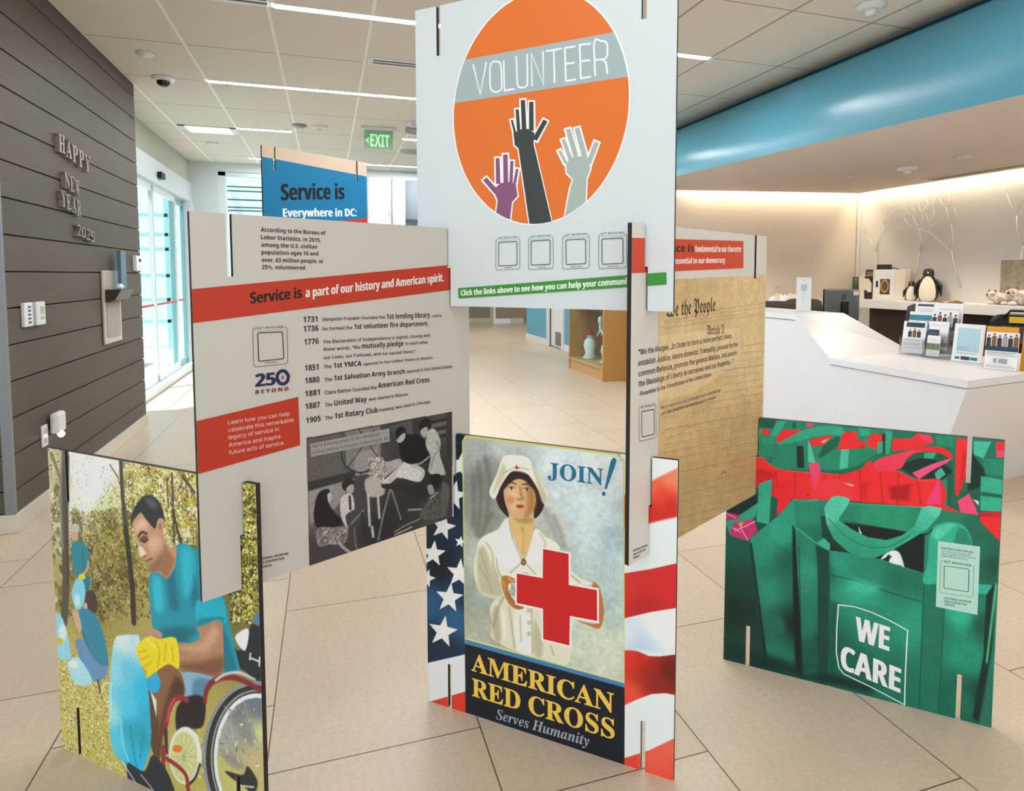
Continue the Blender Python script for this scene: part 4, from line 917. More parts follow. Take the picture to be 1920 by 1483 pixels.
PAINT_C = '''
M|138,745 136,826 923,842 977,-95 156,-38
G 1|53,864 1010,874 1088,-409 72,-53|321,777,b99e72 742,785,c4ab7e 253,630,bfa67c 774,537,c3ab80 333,393,b89d70 787,275,b2966a 341,116,a98d60 717,110,a98e62
X 0.05 40|53,864 1010,874 1088,-409 72,-53
X 0.06 5|53,864 1010,874 1088,-409 72,-53
P d9c7a455 2|145,660 678,652 684,528 331,455 149,465
L 9a7c50 1.5 1|297,828 299,777
L 9a7c50 1.5 1|449,828 451,774
L 9a7c50 1.5 1|651,827 654,769
L 9a7c50 1.5 1|819,826 822,766
S 8a6f48 1.6 3.2|494,723 870,733
S 8a6f48 1.6 3.2|170,703 870,718
S 8a6f48 1.6 3.2|170,695 727,700
S 8a6f48 1.6 3.2|170,680 872,692
S 8f744c 2.2 3.2|694,583 878,580
S 80663f 1.5 3.2|695,557 880,552
S 8f744c 1.5 3.2|552,535 881,524
S 80663f 2.2 3.2|553,509 883,497
S 8f744c 1.5 3.2|554,483 884,469
S 80663f 1.5 3.2|555,457 886,441
S 8f744c 2.2 3.2|556,432 887,413
S 80663f 1.5 3.2|177,429 889,385
S 8f744c 1.5 3.2|177,405 890,357
S 80663f 2.2 3.2|178,367 893,311
S 9a8058 1.1 3.2|178,358 893,299
S 8f744c 1.5 3.2|179,343 894,282
S 9a8058 1.1 3.2|179,334 895,271
S 80663f 1.5 3.2|179,320 896,254
S 9a8058 1.1 3.2|180,311 897,243
S 8f744c 2.2 3.2|180,296 897,226
S 9a8058 1.1 3.2|180,287 898,215
S 80663f 1.5 3.2|181,272 899,198
S 9a8058 1.1 3.2|181,263 900,186
S 8f744c 1.5 3.2|181,248 901,169
S 9a8058 1.1 3.2|181,239 901,158
S 80663f 2.2 3.2|182,224 902,141
S 9a8058 1.1 3.2|182,215 903,129
S 8f744c 1.5 3.2|182,200 904,112
S 9a8058 1.1 3.2|183,191 904,101
S 80663f 1.5 3.2|183,176 905,83
S 9a8058 1.1 3.2|183,167 906,72
S 8f744c 2.2 3.2|184,152 907,55
S 9a8058 1.1 3.2|184,143 907,43
S 80663f 1.5 3.2|184,128 908,26
S 9a8058 1.1 3.2|185,119 909,14
S 8f744c 1.5 3.2|185,104 910,-3
S 9a8058 1.1 3.2|185,95 911,-14
S 80663f 2.2 3.2|185,79 912,-32
S 9a8058 1.1 3.2|186,70 912,-43
S 8f744c 1.5 3.2|186,55 913,-61
S 9a8058 1.1 3.2|186,46 914,-72
S 80663f 1.5 3.2|187,31 915,-90
S 9a8058 1.1 3.2|187,22 915,-102
S 8f744c 2.2 3.2|187,6 916,-119
S 9a8058 1.1 3.2|188,-3 917,-131
S 80663f 1.5 3.2|188,-18 918,-148
S 9a8058 1.1 3.2|188,-27 919,-160
L 5c4527 3 1|551,141 568,148 589,139
'''
INK_C = '''
N title_band
P d9482a|-23,944 686,962 690,865 -21,845
T 1b1a1c K 23|114,907 340,915|Service is
T f6e9e2 K 20|347,914 673,923|fundamental to our character
T f6e9e2 K 18|169,873 556,883|and essential to our democracy.
N lettering
T 4a3a26 G 52|177,712 489,718|We the People
N article_heading
T 54422b G 33|435,642 558,638|Article I.
N preamble_text
T 1b1a1c M 17|37,610 612,619|“We the People...In Order to form a more perfect Union,
T 1b1a1c M 17|37,579 657,585|establish Justice, insure domestic Tranquility, provide for the
T 1b1a1c M 17|38,548 651,556|common Defence, promote the general Welfare, and secure
T 1b1a1c M 17|39,518 627,527|the Blessings of Liberty to ourselves and our Posterity...”
T 1b1a1c M 13|39,490 469,500|-Preamble to the Constitution of the United States
N link_text
T 1b1a1c R 10|159,434 198,435|Go to
T 6b6f86 R 10|205,434 420,436|www.nmcs.org/250andBeyond
T 1b1a1c R 11|428,437 534,438|to see how you
T 1b1a1c R 10|161,415 506,419|can help celebrate the American spirit of service.
N code_frame
L 7d746a 1.6|42,450 43,453 44,457 48,459 50,459 122,456 125,456 128,453 131,449 131,446 136,361 136,358 134,354 131,352 128,352 55,356 52,356 48,358 46,363 46,365 42,450
L 3c3835 2.4|56,439 56,440 57,442 59,443 60,443 118,440 119,440 121,439 122,436 122,435 125,369 124,368 124,365 122,364 121,364 64,367 62,367 61,368 60,370 59,372 56,439
P dcd4ca|47,464 126,461 127,450 47,453
T 1b1a1c B 6|51,453 125,451|GET INVOLVED
N museum_line
T 1b1a1c B 6|21,35 93,29|NATIONAL MUSEUM
T 1b1a1c B 6|22,23 85,19|AND CENTER FOR
T 1b1a1c B 6|22,13 53,10|SERVICE
'''
PAINT_D = '''

'''
INK_D = '''
N header_band
P cdb9a4|-12,1015 901,1036 898,878 -15,907
P 0d76a6|-15,907 898,878 880,-29 -40,-12
P c0392b|-29,409 891,550 885,239 -37,103
N lettering
T 14161a K 114|134,621 669,680|Service is
N lettering
T e6f1f6 K 59|146,505 779,556|Everywhere in DC:
'''
PAINT_W = '''
G 1|-23,1017 943,1115 910,78 -123,-282|31,906,b9b184 209,928,dfe6e2 144,824,dfe3d2 290,882,d3d6b0 481,979,cdbf6a 625,910,c9b95a 307,717,8f8238 186,580,8b7c3a 850,843,94883a 842,641,6d6a38 103,204,bdb058 86,-47,a89c45 785,139,b3a75a
D 130 30 70 0.6 6d6430,8f8236,4f4a22,d9cb78,f0ecd0,8a7c30,f4f0d8|351,986 671,989 662,777 395,731 364,852
D 150 30 80 0.6 4a4522,6a5f2a,35331a,9a8a44,7b6c30,b3a25c|94,782 475,868 457,530 70,446
D 50 30 60 0.6 5a562c,8a8444,3d3b1e,e4e2d0|-10,853 82,865 54,474 -28,457
D 80 30 70 0.6 3a3a1c,24260f,b8a63a,6f6d30,dccf60|794,980 897,981 889,617 778,593
D 500 3 11 0.6 a89c50,cfc58e,7d7a3c,efeedd,58562a,bdb05a,3f3e20|1,996 91,994 69,676 -12,662
D 260 3 9 0.6 c9cba8,a4a67a,e0e4d2,b9b272,8a8a58|110,915 218,884 212,799 157,753 90,726
D 420 3 11 0.6 a9a350,cfc884,86803a,e4e3c0,6a662e,b8ae5c|256,956 349,949 341,819 200,790 220,831
D 1900 4 14 0.6 cdbb5c,a8983e,f6f4dc,857a34,5a5228,e9e3b0,a5803c,4b4a26,fbfbf4,c0ae4c|351,986 667,988 657,776 395,731 364,852
D 3000 4 12 0.6 7d7036,5e5728,9c8c4c,4a4622,b3a670,857a40,6a5c2c,55522a,c9bd92,3c3a1e|95,797 475,868 457,530 70,446
D 2400 3 13 0.6 cbbb40,857f32,eade80,3f3e1e,1e2010,63653a,f6f2cc,a2932f,2c2e16,d8c84c|794,980 897,981 889,617 778,593
D 900 3 8 0.6 8f823a,6d6730,b0a456,4a481f,c8bc7c|1,504 275,544 260,270 -2,292
C e6ecee 24|112,985 224,984 334,980 329,943 274,887 221,846 173,824 146,851 120,897
D 120 3 8 0.6 c3c8a8,a8ac80,dfe4d8,b4b78a|112,985 224,982 206,882 156,822 110,877
D 90 3 8 0.6 a9a65a,c9c488,8a8644,e0e0c4|256,960 343,952 329,898 261,859
P c2b562 10|-13,306 260,270 270,59 354,-41 -76,-184
D 3600 3 11 0.6 cfc26e,a99c43,857b30,ece6b8,5f5a26,bdb05a,f6f2d8,8f8536|-13,306 260,270 270,59 354,-41 -76,-184
D 300 6 18 0.6 b9ad5a,9a8f45,d6cd8a,7d7638|625,271 926,356 919,148 564,29
L 77735e 14 3|17,970 39,934 60,886
L 4f493f 34 3|90,994 69,833 65,675 58,535 42,432
L 8d8878 8 6|71,980 56,831 53,673
L 38342c 10 5|103,972 86,796 72,558
L 4a4437 17 2|351,986 352,890 360,777
L 332e26 22 2|360,785 371,690 379,595 379,505
L 4d4632 8 2|567,976 567,909 566,778
L 3f3a28 10 2|567,867 578,826 595,780
L 5a5234 6 2|545,959 548,878
L 5a5234 5 2|301,969 337,933
L 4a4530 8 3|609,974 655,935
C b9b3a8 2|142,750 138,741 130,734 119,730 108,731 101,736 99,743 102,752 110,759 121,763 132,763 139,758
C c49c80 2|133,724 131,716 124,709 116,706 107,707 102,711 100,718 103,726 109,733 118,736 126,735 132,731
C 1f7f8d 2|100,693 142,710 171,701 184,657 156,609 106,598 99,642
L 1a6672 5 3|153,690 154,620
L c39a7c 9 2|178,652 171,627 144,599
C 177a8a 2|146,596 181,606 176,566 152,556
C d8c832 2|161,600 159,595 152,590 143,587 134,586 128,589 126,594 128,599 135,604 144,607 153,608 159,605
C 7fc8ec 2|119,587 151,581 155,539 137,500 106,485 88,525 100,563
C bfe4f4 6|129,518 126,507 120,499 113,495 105,496 100,502 99,512 102,522 108,531 116,535 123,534 128,527
C 423432 2|154,535 170,559 199,561 214,531 204,498 174,484 157,496
C c7a08a 2|143,505 161,517 162,486 147,474
C 28809a 2|122,483 165,498 199,487 224,461 246,400 252,343 216,298 172,335 135,398
L 1c6378 6 4|136,414 173,351 211,313
C 5f8cb4 2|94,372 134,392 190,339 247,330 227,293 179,269 128,308
C c7a48e 2|85,471 113,481 130,432 112,416
C 8ccbee 2|-3,442 37,436 67,346 59,311 -13,310
C d6e9f2 8|49,394 46,379 38,367 28,361 19,363 13,372 12,386 15,401 23,413 32,419 42,417 48,408
C c9b23a 2|33,364 30,358 22,352 12,348 2,347 -5,349 -8,355 -5,361 3,367 13,371 23,372 30,369
C a4d6f0 2|52,301 106,327 168,278 148,249 87,237 54,269
C dceef6 6|104,306 100,299 91,292 79,288 66,286 58,288 55,294 58,301 68,308 80,312 92,314 101,311
L 3c3a30 8 2|200,278 207,240
L e3ded0 4 2|212,238 226,273 250,283
C 22272d 3|838,583 865,610 904,605 906,419 838,463 780,480 773,530 809,522
C dfe2e2 3|792,556 843,591 827,526
C 4d7f92 3|857,615 888,652 891,609
L d4d8dc 5 1|847,524 844,506
L d4d8dc 5 1|880,521 877,497
L d4d8dc 5 1|845,511 878,509
C 168da2 2|459,666 495,679 530,667 566,708 578,774 648,777 712,751 754,660 775,583 799,495 803,465 742,444 582,402 499,472 493,502 462,506 453,610
C 0f6e82 14|530,665 562,700 569,655 576,588 541,581 533,630
C 0f6e82 12|639,703 660,637 644,601 627,631
C 2bb0c4 16|594,766 642,763 633,667 598,632
C 2bb0c4 14|469,653 505,660 510,574 474,563
C 0d6577 16|501,511 638,545 586,487 510,473
C 0f7084 8|747,570 793,469 747,451
C b98c6e 1.5|391,808 405,825 430,842 447,831 472,810 487,805 501,832 517,842 527,826 523,793 545,761 574,774 570,730 546,682 525,668 503,682 480,674 461,677 449,699 433,707 418,713 413,733 417,754 402,769 395,790
C 97694f 10|467,677 512,701 525,761 544,750 563,725 541,681 525,668 503,682
C 8c6450 12|455,691 482,710 519,742 517,709 490,681 465,676
C d6b094 12|404,806 437,830 461,808 435,793 405,781
C cfa88c 14|454,767 501,789 510,762 473,734
C 2c3034 2|387,807 386,826 404,856 438,889 472,902 503,894 522,871 530,838 517,842 501,834 488,806 465,818 445,833 428,843 405,825
C 4d5558 10|450,886 481,894 501,871 475,864
C c2937a 2|524,821 522,812 517,804 511,801 505,802 501,808 500,817 502,826 507,834 513,837 519,835 523,830
C 8f5f48 4|515,817 514,811 512,807 510,806 507,807 506,810 505,815 506,820 508,824 511,826 513,825 515,822
L 35261f 7 2|415,770 430,786 451,785
C 6a4534 4|417,761 442,778 459,770 441,758
L 2a1c18 3 2|425,760 441,758 457,768
C e6cfbb 4|415,742 434,738 446,724 430,716 417,715
L 6a4236 4 2|446,703 459,709 471,714
L 8a5a48 4 3|433,711 445,720
C b58a70 2|421,474 459,503 500,500 496,484 447,471
C a97c60 2|647,553 682,573 725,590 746,585 744,457 725,430 656,417 566,409 563,481 616,497 656,523
C 7a513b 14|657,453 744,489 728,432 656,417 572,411 578,430
C c49a80 16|575,473 660,508 710,569 728,548 673,486
C 18a6bf 2|640,600 660,634 745,658 762,597 745,585 725,591 657,557
C 0d7b8e 6|645,562 657,556 725,590 746,587 748,602 663,580
C 7fa9c2 2|577,400 701,421 693,398 668,377 653,350 579,335
C 54809c 10|631,396 694,405 653,351 619,349
C 835c40 2|476,382 517,410 562,405 582,384 583,336 533,311 511,257 490,195 473,114 446,109 460,224 439,313 476,319
C 4c3526 12|545,374 580,369 579,335 527,306 497,235 470,117 455,127 490,252
C 5a4030 4|428,310 471,235 449,114 426,176
P d9d4c8 2|439,313 466,286 463,233
G 3|274,391 284,424 299,444 350,461 399,470 404,452 386,421 400,390 425,344 433,293 438,180 428,119 392,46 347,31 298,46 264,57 245,100 247,243 264,345|321,441,d3dfe6 382,451,b7d6e4 287,332,8ed0ee 343,338,5fc0e8 406,304,1fb4ea 261,187,9ad8f2 337,236,4fc3ee 332,149,1ea6bd 388,165,1b9cb4 273,112,55c6ec 371,63,22b2e6 428,215,2aa8c8
L 8fdcf4 6 5|300,179 307,102 327,61
L 128aa4 6 5|344,172 352,108 364,45
L 128aa4 5 5|404,170 383,86
L c9ecf8 5 4|261,286 249,164
C 1da3d6 3|424,336 468,370 487,348 470,314 438,309
C efce22 2|383,421 404,451 448,479 484,478 549,499 566,479 567,412 528,414 485,388 452,364 429,346 426,366 411,373 396,393
L c39d10 4 4|396,416 429,431
L c39d10 4 4|400,394 439,415
L c39d10 4 4|415,375 449,399
L c39d10 4 4|473,468 487,442 477,391
L c39d10 4 4|515,470 507,417
L c39d10 4 4|540,472 545,426
L f8e66a 6 6|436,463 467,452
C 231e22 4|551,287 603,338 667,348 656,265 599,240 588,216 548,217
L 2b3a40 14 3|604,247 627,213 641,199
C e0e2d6 3|647,175 636,129 610,89 576,66 542,67 518,91 511,133 522,180 549,220 584,242 617,240 640,215
C c9c98a 3|630,166 621,126 600,91 571,72 543,73 523,95 517,131 527,172 549,207 578,226 606,223 625,202
L 9a9c8c 1.5 1|520,132 627,165
L 9a9c8c 1.5 1|527,165 621,133
L 9a9c8c 1.5 1|544,195 605,103
L 9a9c8c 1.5 1|566,215 583,82
L 9a9c8c 1.5 1|590,222 559,75
L 9a9c8c 1.5 1|610,215 538,82
L 9a9c8c 1.5 1|624,194 524,102
C d8742c 2|567,171 564,164 557,158 547,154 537,152 530,154 528,159 531,166 538,172 548,176 558,178 565,176
L 1f1d1f 7 2|639,147 617,99 580,61
L b9bcb2 5 2|629,151 607,103 576,71
L 8f2b34 17 2|495,193 514,262 537,305 563,323 595,325
L c9616a 4 3|508,238 523,283 545,314
L 3a3230 15 2|501,206 500,141
L 8f2b34 17 2|490,150 485,99 491,58
L 8f2b34 15 2|502,119 547,111 582,91 587,37
C 262b33 3|320,47 397,47 438,111 482,96 519,52 517,6 354,-49
L dfe2e4 4 2|298,46 356,-1 393,-36
L dfe2e4 3 2|383,32 422,9 448,-9
C 868c8b 2|1041,289 1014,174 944,71 846,7 746,1 673,60 649,168 683,293 762,396 862,452 955,447 1020,388
C 2a282a 2|1031,286 1005,177 939,80 848,20 754,15 686,71 664,173 695,290 769,388 863,440 950,436 1011,379
C 8f9690 2|1016,281 993,180 933,89 849,33 765,30 703,83 683,179 711,288 778,379 863,427 943,423 998,370
C 2f3030 2|1012,280 989,181 931,92 850,39 769,36 709,88 690,181 717,287 782,375 864,423 941,418 995,366
C dcdddf 2|1011,280 988,183 931,96 852,44 772,41 713,92 695,182 721,286 784,372 865,418 941,415 994,364
G 2|999,274 993,229 978,183 955,140 925,102 890,72 852,53 814,46 779,51 748,69 725,99 711,138 708,184 715,233 732,281 758,326 790,363 826,390 864,406 901,410 934,402 962,383 983,354 996,317|794,354,6f7678 861,379,6a7480 744,269,9a9e9a 836,296,7c8380 717,171,b9b66a 786,157,bdb868 856,232,c0ab7a 872,306,c9c78a
C 8f8a82 12|719,215 770,223 810,197 787,179 741,189
D 60 6 24 0.4 b9b66a,8d918c,c9c9b0,767c7c|724,335 879,391 872,167 714,116
L a9ada4 1.5 1|861,233 728,318
L a9ada4 1.5 1|861,233 704,203
L a9ada4 1.5 1|861,233 738,105
L a9ada4 1.5 1|861,233 817,388
C 2a2c2c 3|740,160 805,170 824,201 859,170 844,130 803,138 758,148
L c4c6c2 5 2|790,134 844,148
L 7f2730 16 3|667,341 676,375 703,408 751,432 806,441 885,431
L c9ced2 7 3|713,414 751,441 802,459 860,455
P 1b191a 1|780,123 792,127 791,105 779,101
X 0.05 4|-23,1017 943,1115 910,78 -123,-282
'''
INK_W = '''

'''
PAINT_F = '''
G 1|-23,995 169,1014 162,-25 -37,-85|34,902,14202f 134,768,16273c 41,503,101825 5,368,1f527a 132,421,17304c 120,329,23587e 15,227,142338 84,199,162740
P dfe5ee 1.2|152,931 159,897 195,895 163,873 167,839 140,859 106,840 122,874 96,897 134,898
P dfe5ee 1.2|127,826 132,789 171,786 135,763 138,726 110,748 72,728 91,765 65,791 105,791
P dfe5ee 1.2|84,704 88,669 123,665 89,645 89,610 65,632 29,614 48,648 25,673 62,671
P dfe5ee 1.2|35,599 44,567 80,569 49,544 55,511 26,528 -7,505 7,540 -20,560 18,565
P dfe5ee 1.2|141,553 151,519 188,521 156,494 162,459 133,476 98,452 112,490 85,511 124,516
P dfe5ee 1.2|11,490 12,466 37,462 13,448 11,423 -5,439 -31,427 -16,451 -31,469 -5,467
P dfe5ee 1.2|101,459 110,423 150,425 115,397 121,359 90,378 52,351 69,392 39,414 81,420
P dfe5ee 1.2|77,334 84,295 126,295 88,266 92,225 60,247 19,220 39,263 9,288 54,293
P dfe5ee 1.2|144,634 146,619 162,618 147,608 148,593 137,602 122,593 129,608 119,619 135,619
P dfe5ee 1.2|54,810 59,779 91,776 61,758 63,727 40,746 8,729 24,759 2,781 36,780
P dfe5ee 1.2|20,924 25,894 58,890 28,872 30,841 6,861 -25,845 -10,875 -31,896 2,896
P d5dae3 1.5|-46,120 158,214 157,78 -48,-32
P cf3a2c 2|-48,-32 157,78 162,-15 -49,-77
P d6dee6 1|707,1068 900,1088 918,-62 719,-134
G 5|709,852 791,906 835,936 882,965 884,819 835,800 792,782 710,752|804,896,e06a4a 862,933,ea7a5a 805,823,c62a22 863,841,c0261f 829,878,d8402c
G 2|712,610 725,616 803,644 886,679 888,543 804,510 726,473 713,467|738,572,c9302c 858,619,c42a2a 783,521,b32226
G 2|714,368 741,377 767,379 802,372 836,379 890,400 892,272 855,269 812,254 769,225 716,185|741,347,cf3026 807,342,8f241c 862,339,651c14 742,235,dd4a38 829,295,8a231b 793,360,c22c24
G 2|717,14 771,49 806,72 848,106 894,144 897,-60 718,-101|744,9,d9402f 832,51,e25a44 874,109,e8604a 875,8,df4a3a
G 8|713,465 888,538 890,403 714,371|740,423,cdd8e2 767,398,b9c8d8 847,475,e3eaf0
P c9c568 1|149,964 161,986 191,992 699,986 721,967 730,0 156,3
G 1|155,960 166,980 697,981 717,962 724,266 156,269|190,921,a9b2ac 228,830,7c8078 211,707,8a8e84 265,882,868b85 177,579,b3bab0 307,958,b9c2c0 506,936,cbd8dc 668,956,ccd6d4 578,788,c9dbe0 670,714,b7cdd2 483,727,b5b9b2 649,531,a9bdb8 198,435,9aa39a 198,322,a5ab98 673,343,c3c8b6 604,349,bcc6b6
X 0.06 55|155,960 717,979 724,266 156,269
X 0.05 10|155,960 717,979 724,266 156,269
L 5f635a88 16 8|212,899 222,781 205,652
L 5f635a88 16 8|239,917 254,833 243,717
L 5f635a88 16 8|264,730 238,687 221,645
L 5f635a88 16 8|195,849 192,679
L 8f8f8488 22 10|458,769 488,710 512,659
L 7d807688 14 8|488,756 512,705 526,666
C d6d3bc 3|255,404 306,454 449,466 556,443 547,381 538,276 439,274 337,275 284,288 258,302 263,347
C b0ad90 8|263,386 285,411 295,296 268,304
C eceadb 10|353,411 409,414 409,281 358,282
C b5b296 8|419,398 449,334 444,280 419,288
L 8f8c70 3 3|410,438 413,282
C b9b596 2|407,426 406,422 403,418 399,416 395,416 392,419 391,422 392,426 395,430 399,432 403,431 406,429
C b9b596 2|410,386 408,382 405,378 401,376 397,376 394,379 393,382 394,386 397,390 401,392 405,392 408,389
C b9b596 2|408,347 407,343 404,340 400,338 396,338 393,340 392,344 393,348 396,351 400,353 404,353 407,351
C e3e1cf 2|327,721 285,680 227,644 206,608 192,523 210,457 242,439 306,449 353,526 389,552 459,528 537,526 589,555 560,576 536,599 507,663 458,686 421,701 378,588
C b8b597 14|205,584 237,609 264,546 301,491 301,450 242,442 210,467
C f0eee0 14|237,638 306,669 327,606 285,550 253,593
L 98957a 4 4|306,511 285,541 280,583
L a09d82 5 6|215,537 242,503 263,459
C c9c6ad 10|507,640 532,598 565,573 537,558 488,608
C f0eede 2|327,720 288,678 277,597 306,550 378,585 338,665
C eceada 2|420,698 449,689 449,629 429,588 384,586 414,646
L 8f8b70 3 2|327,716 340,661 376,589
L 8f8b70 3 3|376,585 332,540
L 8f8b70 3 3|386,584 424,554
C d2b27a 2|335,743 409,743 416,698 401,639 380,595 358,636 332,693
C b08a4c 10|348,730 409,738 409,724 379,716 358,720
L a07a40 3 6|376,700 380,663 378,616
C d9b878 12|353,677 379,677 378,616 361,646
C 2e1e1a 2|278,798 296,839 328,876 358,887 404,879 434,844 454,801 447,768 420,739 409,780 327,768 327,729 301,745 286,766
C cda676 2|309,827 328,850 358,864 390,861 416,835 425,797 411,756 384,734 353,729 327,747 311,784
C a4743f 14|394,852 416,832 424,792 409,755 384,737 396,778
C dcb98c 16|327,810 358,829 358,773 338,755
C c98a68 10|349,790 347,784 341,778 334,775 326,776 320,779 318,785 320,792 326,797 334,800 341,799 347,796
C 2e1e1a 3|307,817 320,849 353,870 368,871 404,861 419,833 394,855 364,863 333,846
L 3a281c 4 2|322,840 338,847 353,844
L 3a281c 4 2|378,846 394,850 409,845
C e0d2bc 2|348,829 346,827 342,825 336,823 331,823 326,824 325,826 326,828 331,830 336,832 342,832 346,831
C e0d2bc 2|405,833 403,831 399,829 394,827 388,827 384,828 383,830 384,832 388,834 394,836 399,836 403,835
C 33241c 2|341,828 341,826 339,824 336,823 334,823 332,825 331,827 332,829 334,831 336,832 339,832 341,831
C 33241c 2|399,832 398,830 396,828 394,827 391,827 389,829 389,831 389,833 391,835 394,836 396,836 398,834
L 5a3c28 2.5 1.5|324,828 336,833 349,830
L 5a3c28 2.5 1.5|381,832 394,837 406,834
L 9a6a3c 5 5|369,835 372,812 378,801
L 8a5230 3 2|356,796 366,793 379,798
C a83f36 2|354,772 366,777 381,776 385,774 371,765 358,766
C e9e7d6 2|254,804 283,870 307,928 353,941 400,935 425,889 461,839 468,814 453,794 433,837 394,885 358,889 333,881 299,832 275,783
C bdb99c 8|409,919 429,885 466,816 451,796 434,839
C c6c3a8 8|286,866 307,906 317,875 286,819 265,797
L a9a68a 3 4|307,873 348,898 399,899
P a8322a 1|354,908 359,907 359,902 365,902 365,897 359,897 359,891 354,892 354,897 349,897 349,902 354,902
C 5a4a2c 2|391,587 389,582 386,577 381,574 376,575 373,578 371,584 373,590 376,595 381,597 386,596 389,593
C 9a8a5a 2|386,587 385,584 383,581 381,580 379,580 377,582 376,585 377,588 379,590 381,591 383,591 385,589
C b0723c 2|298,514 317,527 348,522 353,511 327,501 327,472 353,442 381,431 358,419 327,431 306,468
L 7a4a22 3 2|312,484 332,449 358,429
L d29a62 4 4|306,506 314,474
C b0723c 2|618,556 635,564 649,540 658,493 658,462 645,422 608,423 573,431 641,442
C dedcc8 2|507,663 529,634 539,600 560,581 591,567 624,562 593,551 546,551 536,618
L 9a977c 4 4|512,654 531,621 544,578
L 9a977c 4 4|548,574 579,557
L a3a086 5 6|243,625 264,595 269,547 285,517
L a3a086 4 5|221,587 237,541 253,501
L 8d8a70 4 5|306,449 285,405 268,338
L a3a086 4 5|327,420 337,355 347,285
L a3a086 4 4|368,400 371,314
L f4f2e6 6 6|306,396 311,310
L a3a086 4 4|479,322 489,296
L b3b094 5 6|439,692 459,663 449,629
L 6a4a24 2 1.5|332,507 341,490 353,478
L 6a4a24 2 1.5|353,430 368,427 379,428
L d9a56c 5 4|327,518 345,514
P d2ce7c 1|156,273 727,270 727,264 156,266
P 3f79ad 1|156,267 727,265 727,250 156,251
P 151a26 1|154,251 728,251 730,-1 155,2
X 0.1 20|154,251 728,251 730,-1 155,2
'''
INK_F = '''
N red_cross
P eeeef0|445,649 547,649 548,548 642,551 643,437 551,433 551,334 445,333 444,435 350,434 350,547 444,549
P bf1f1f|451,643 540,643 541,541 636,544 637,444 545,440 544,341 452,340 451,443 356,441 356,542 450,545
N slogan
T 1f6a88 S 51|467,880 654,882|JOIN
P 1f6a88|683,971 689,972 696,967 693,952 665,871 658,871 676,957
P 1f6a88|662,856 661,853 660,851 658,849 656,848 653,848 651,850 650,852 649,854 650,857 651,860 653,861 655,862 658,862 660,861 661,859
N poster_title
T e0b84c S 63|180,162 694,159|AMERICAN
N poster_title
T e0b84c S 64|182,71 697,73|RED CROSS
N poster_motto
T 98a0a8 I 36|276,15 613,23|Serves Humanity
'''
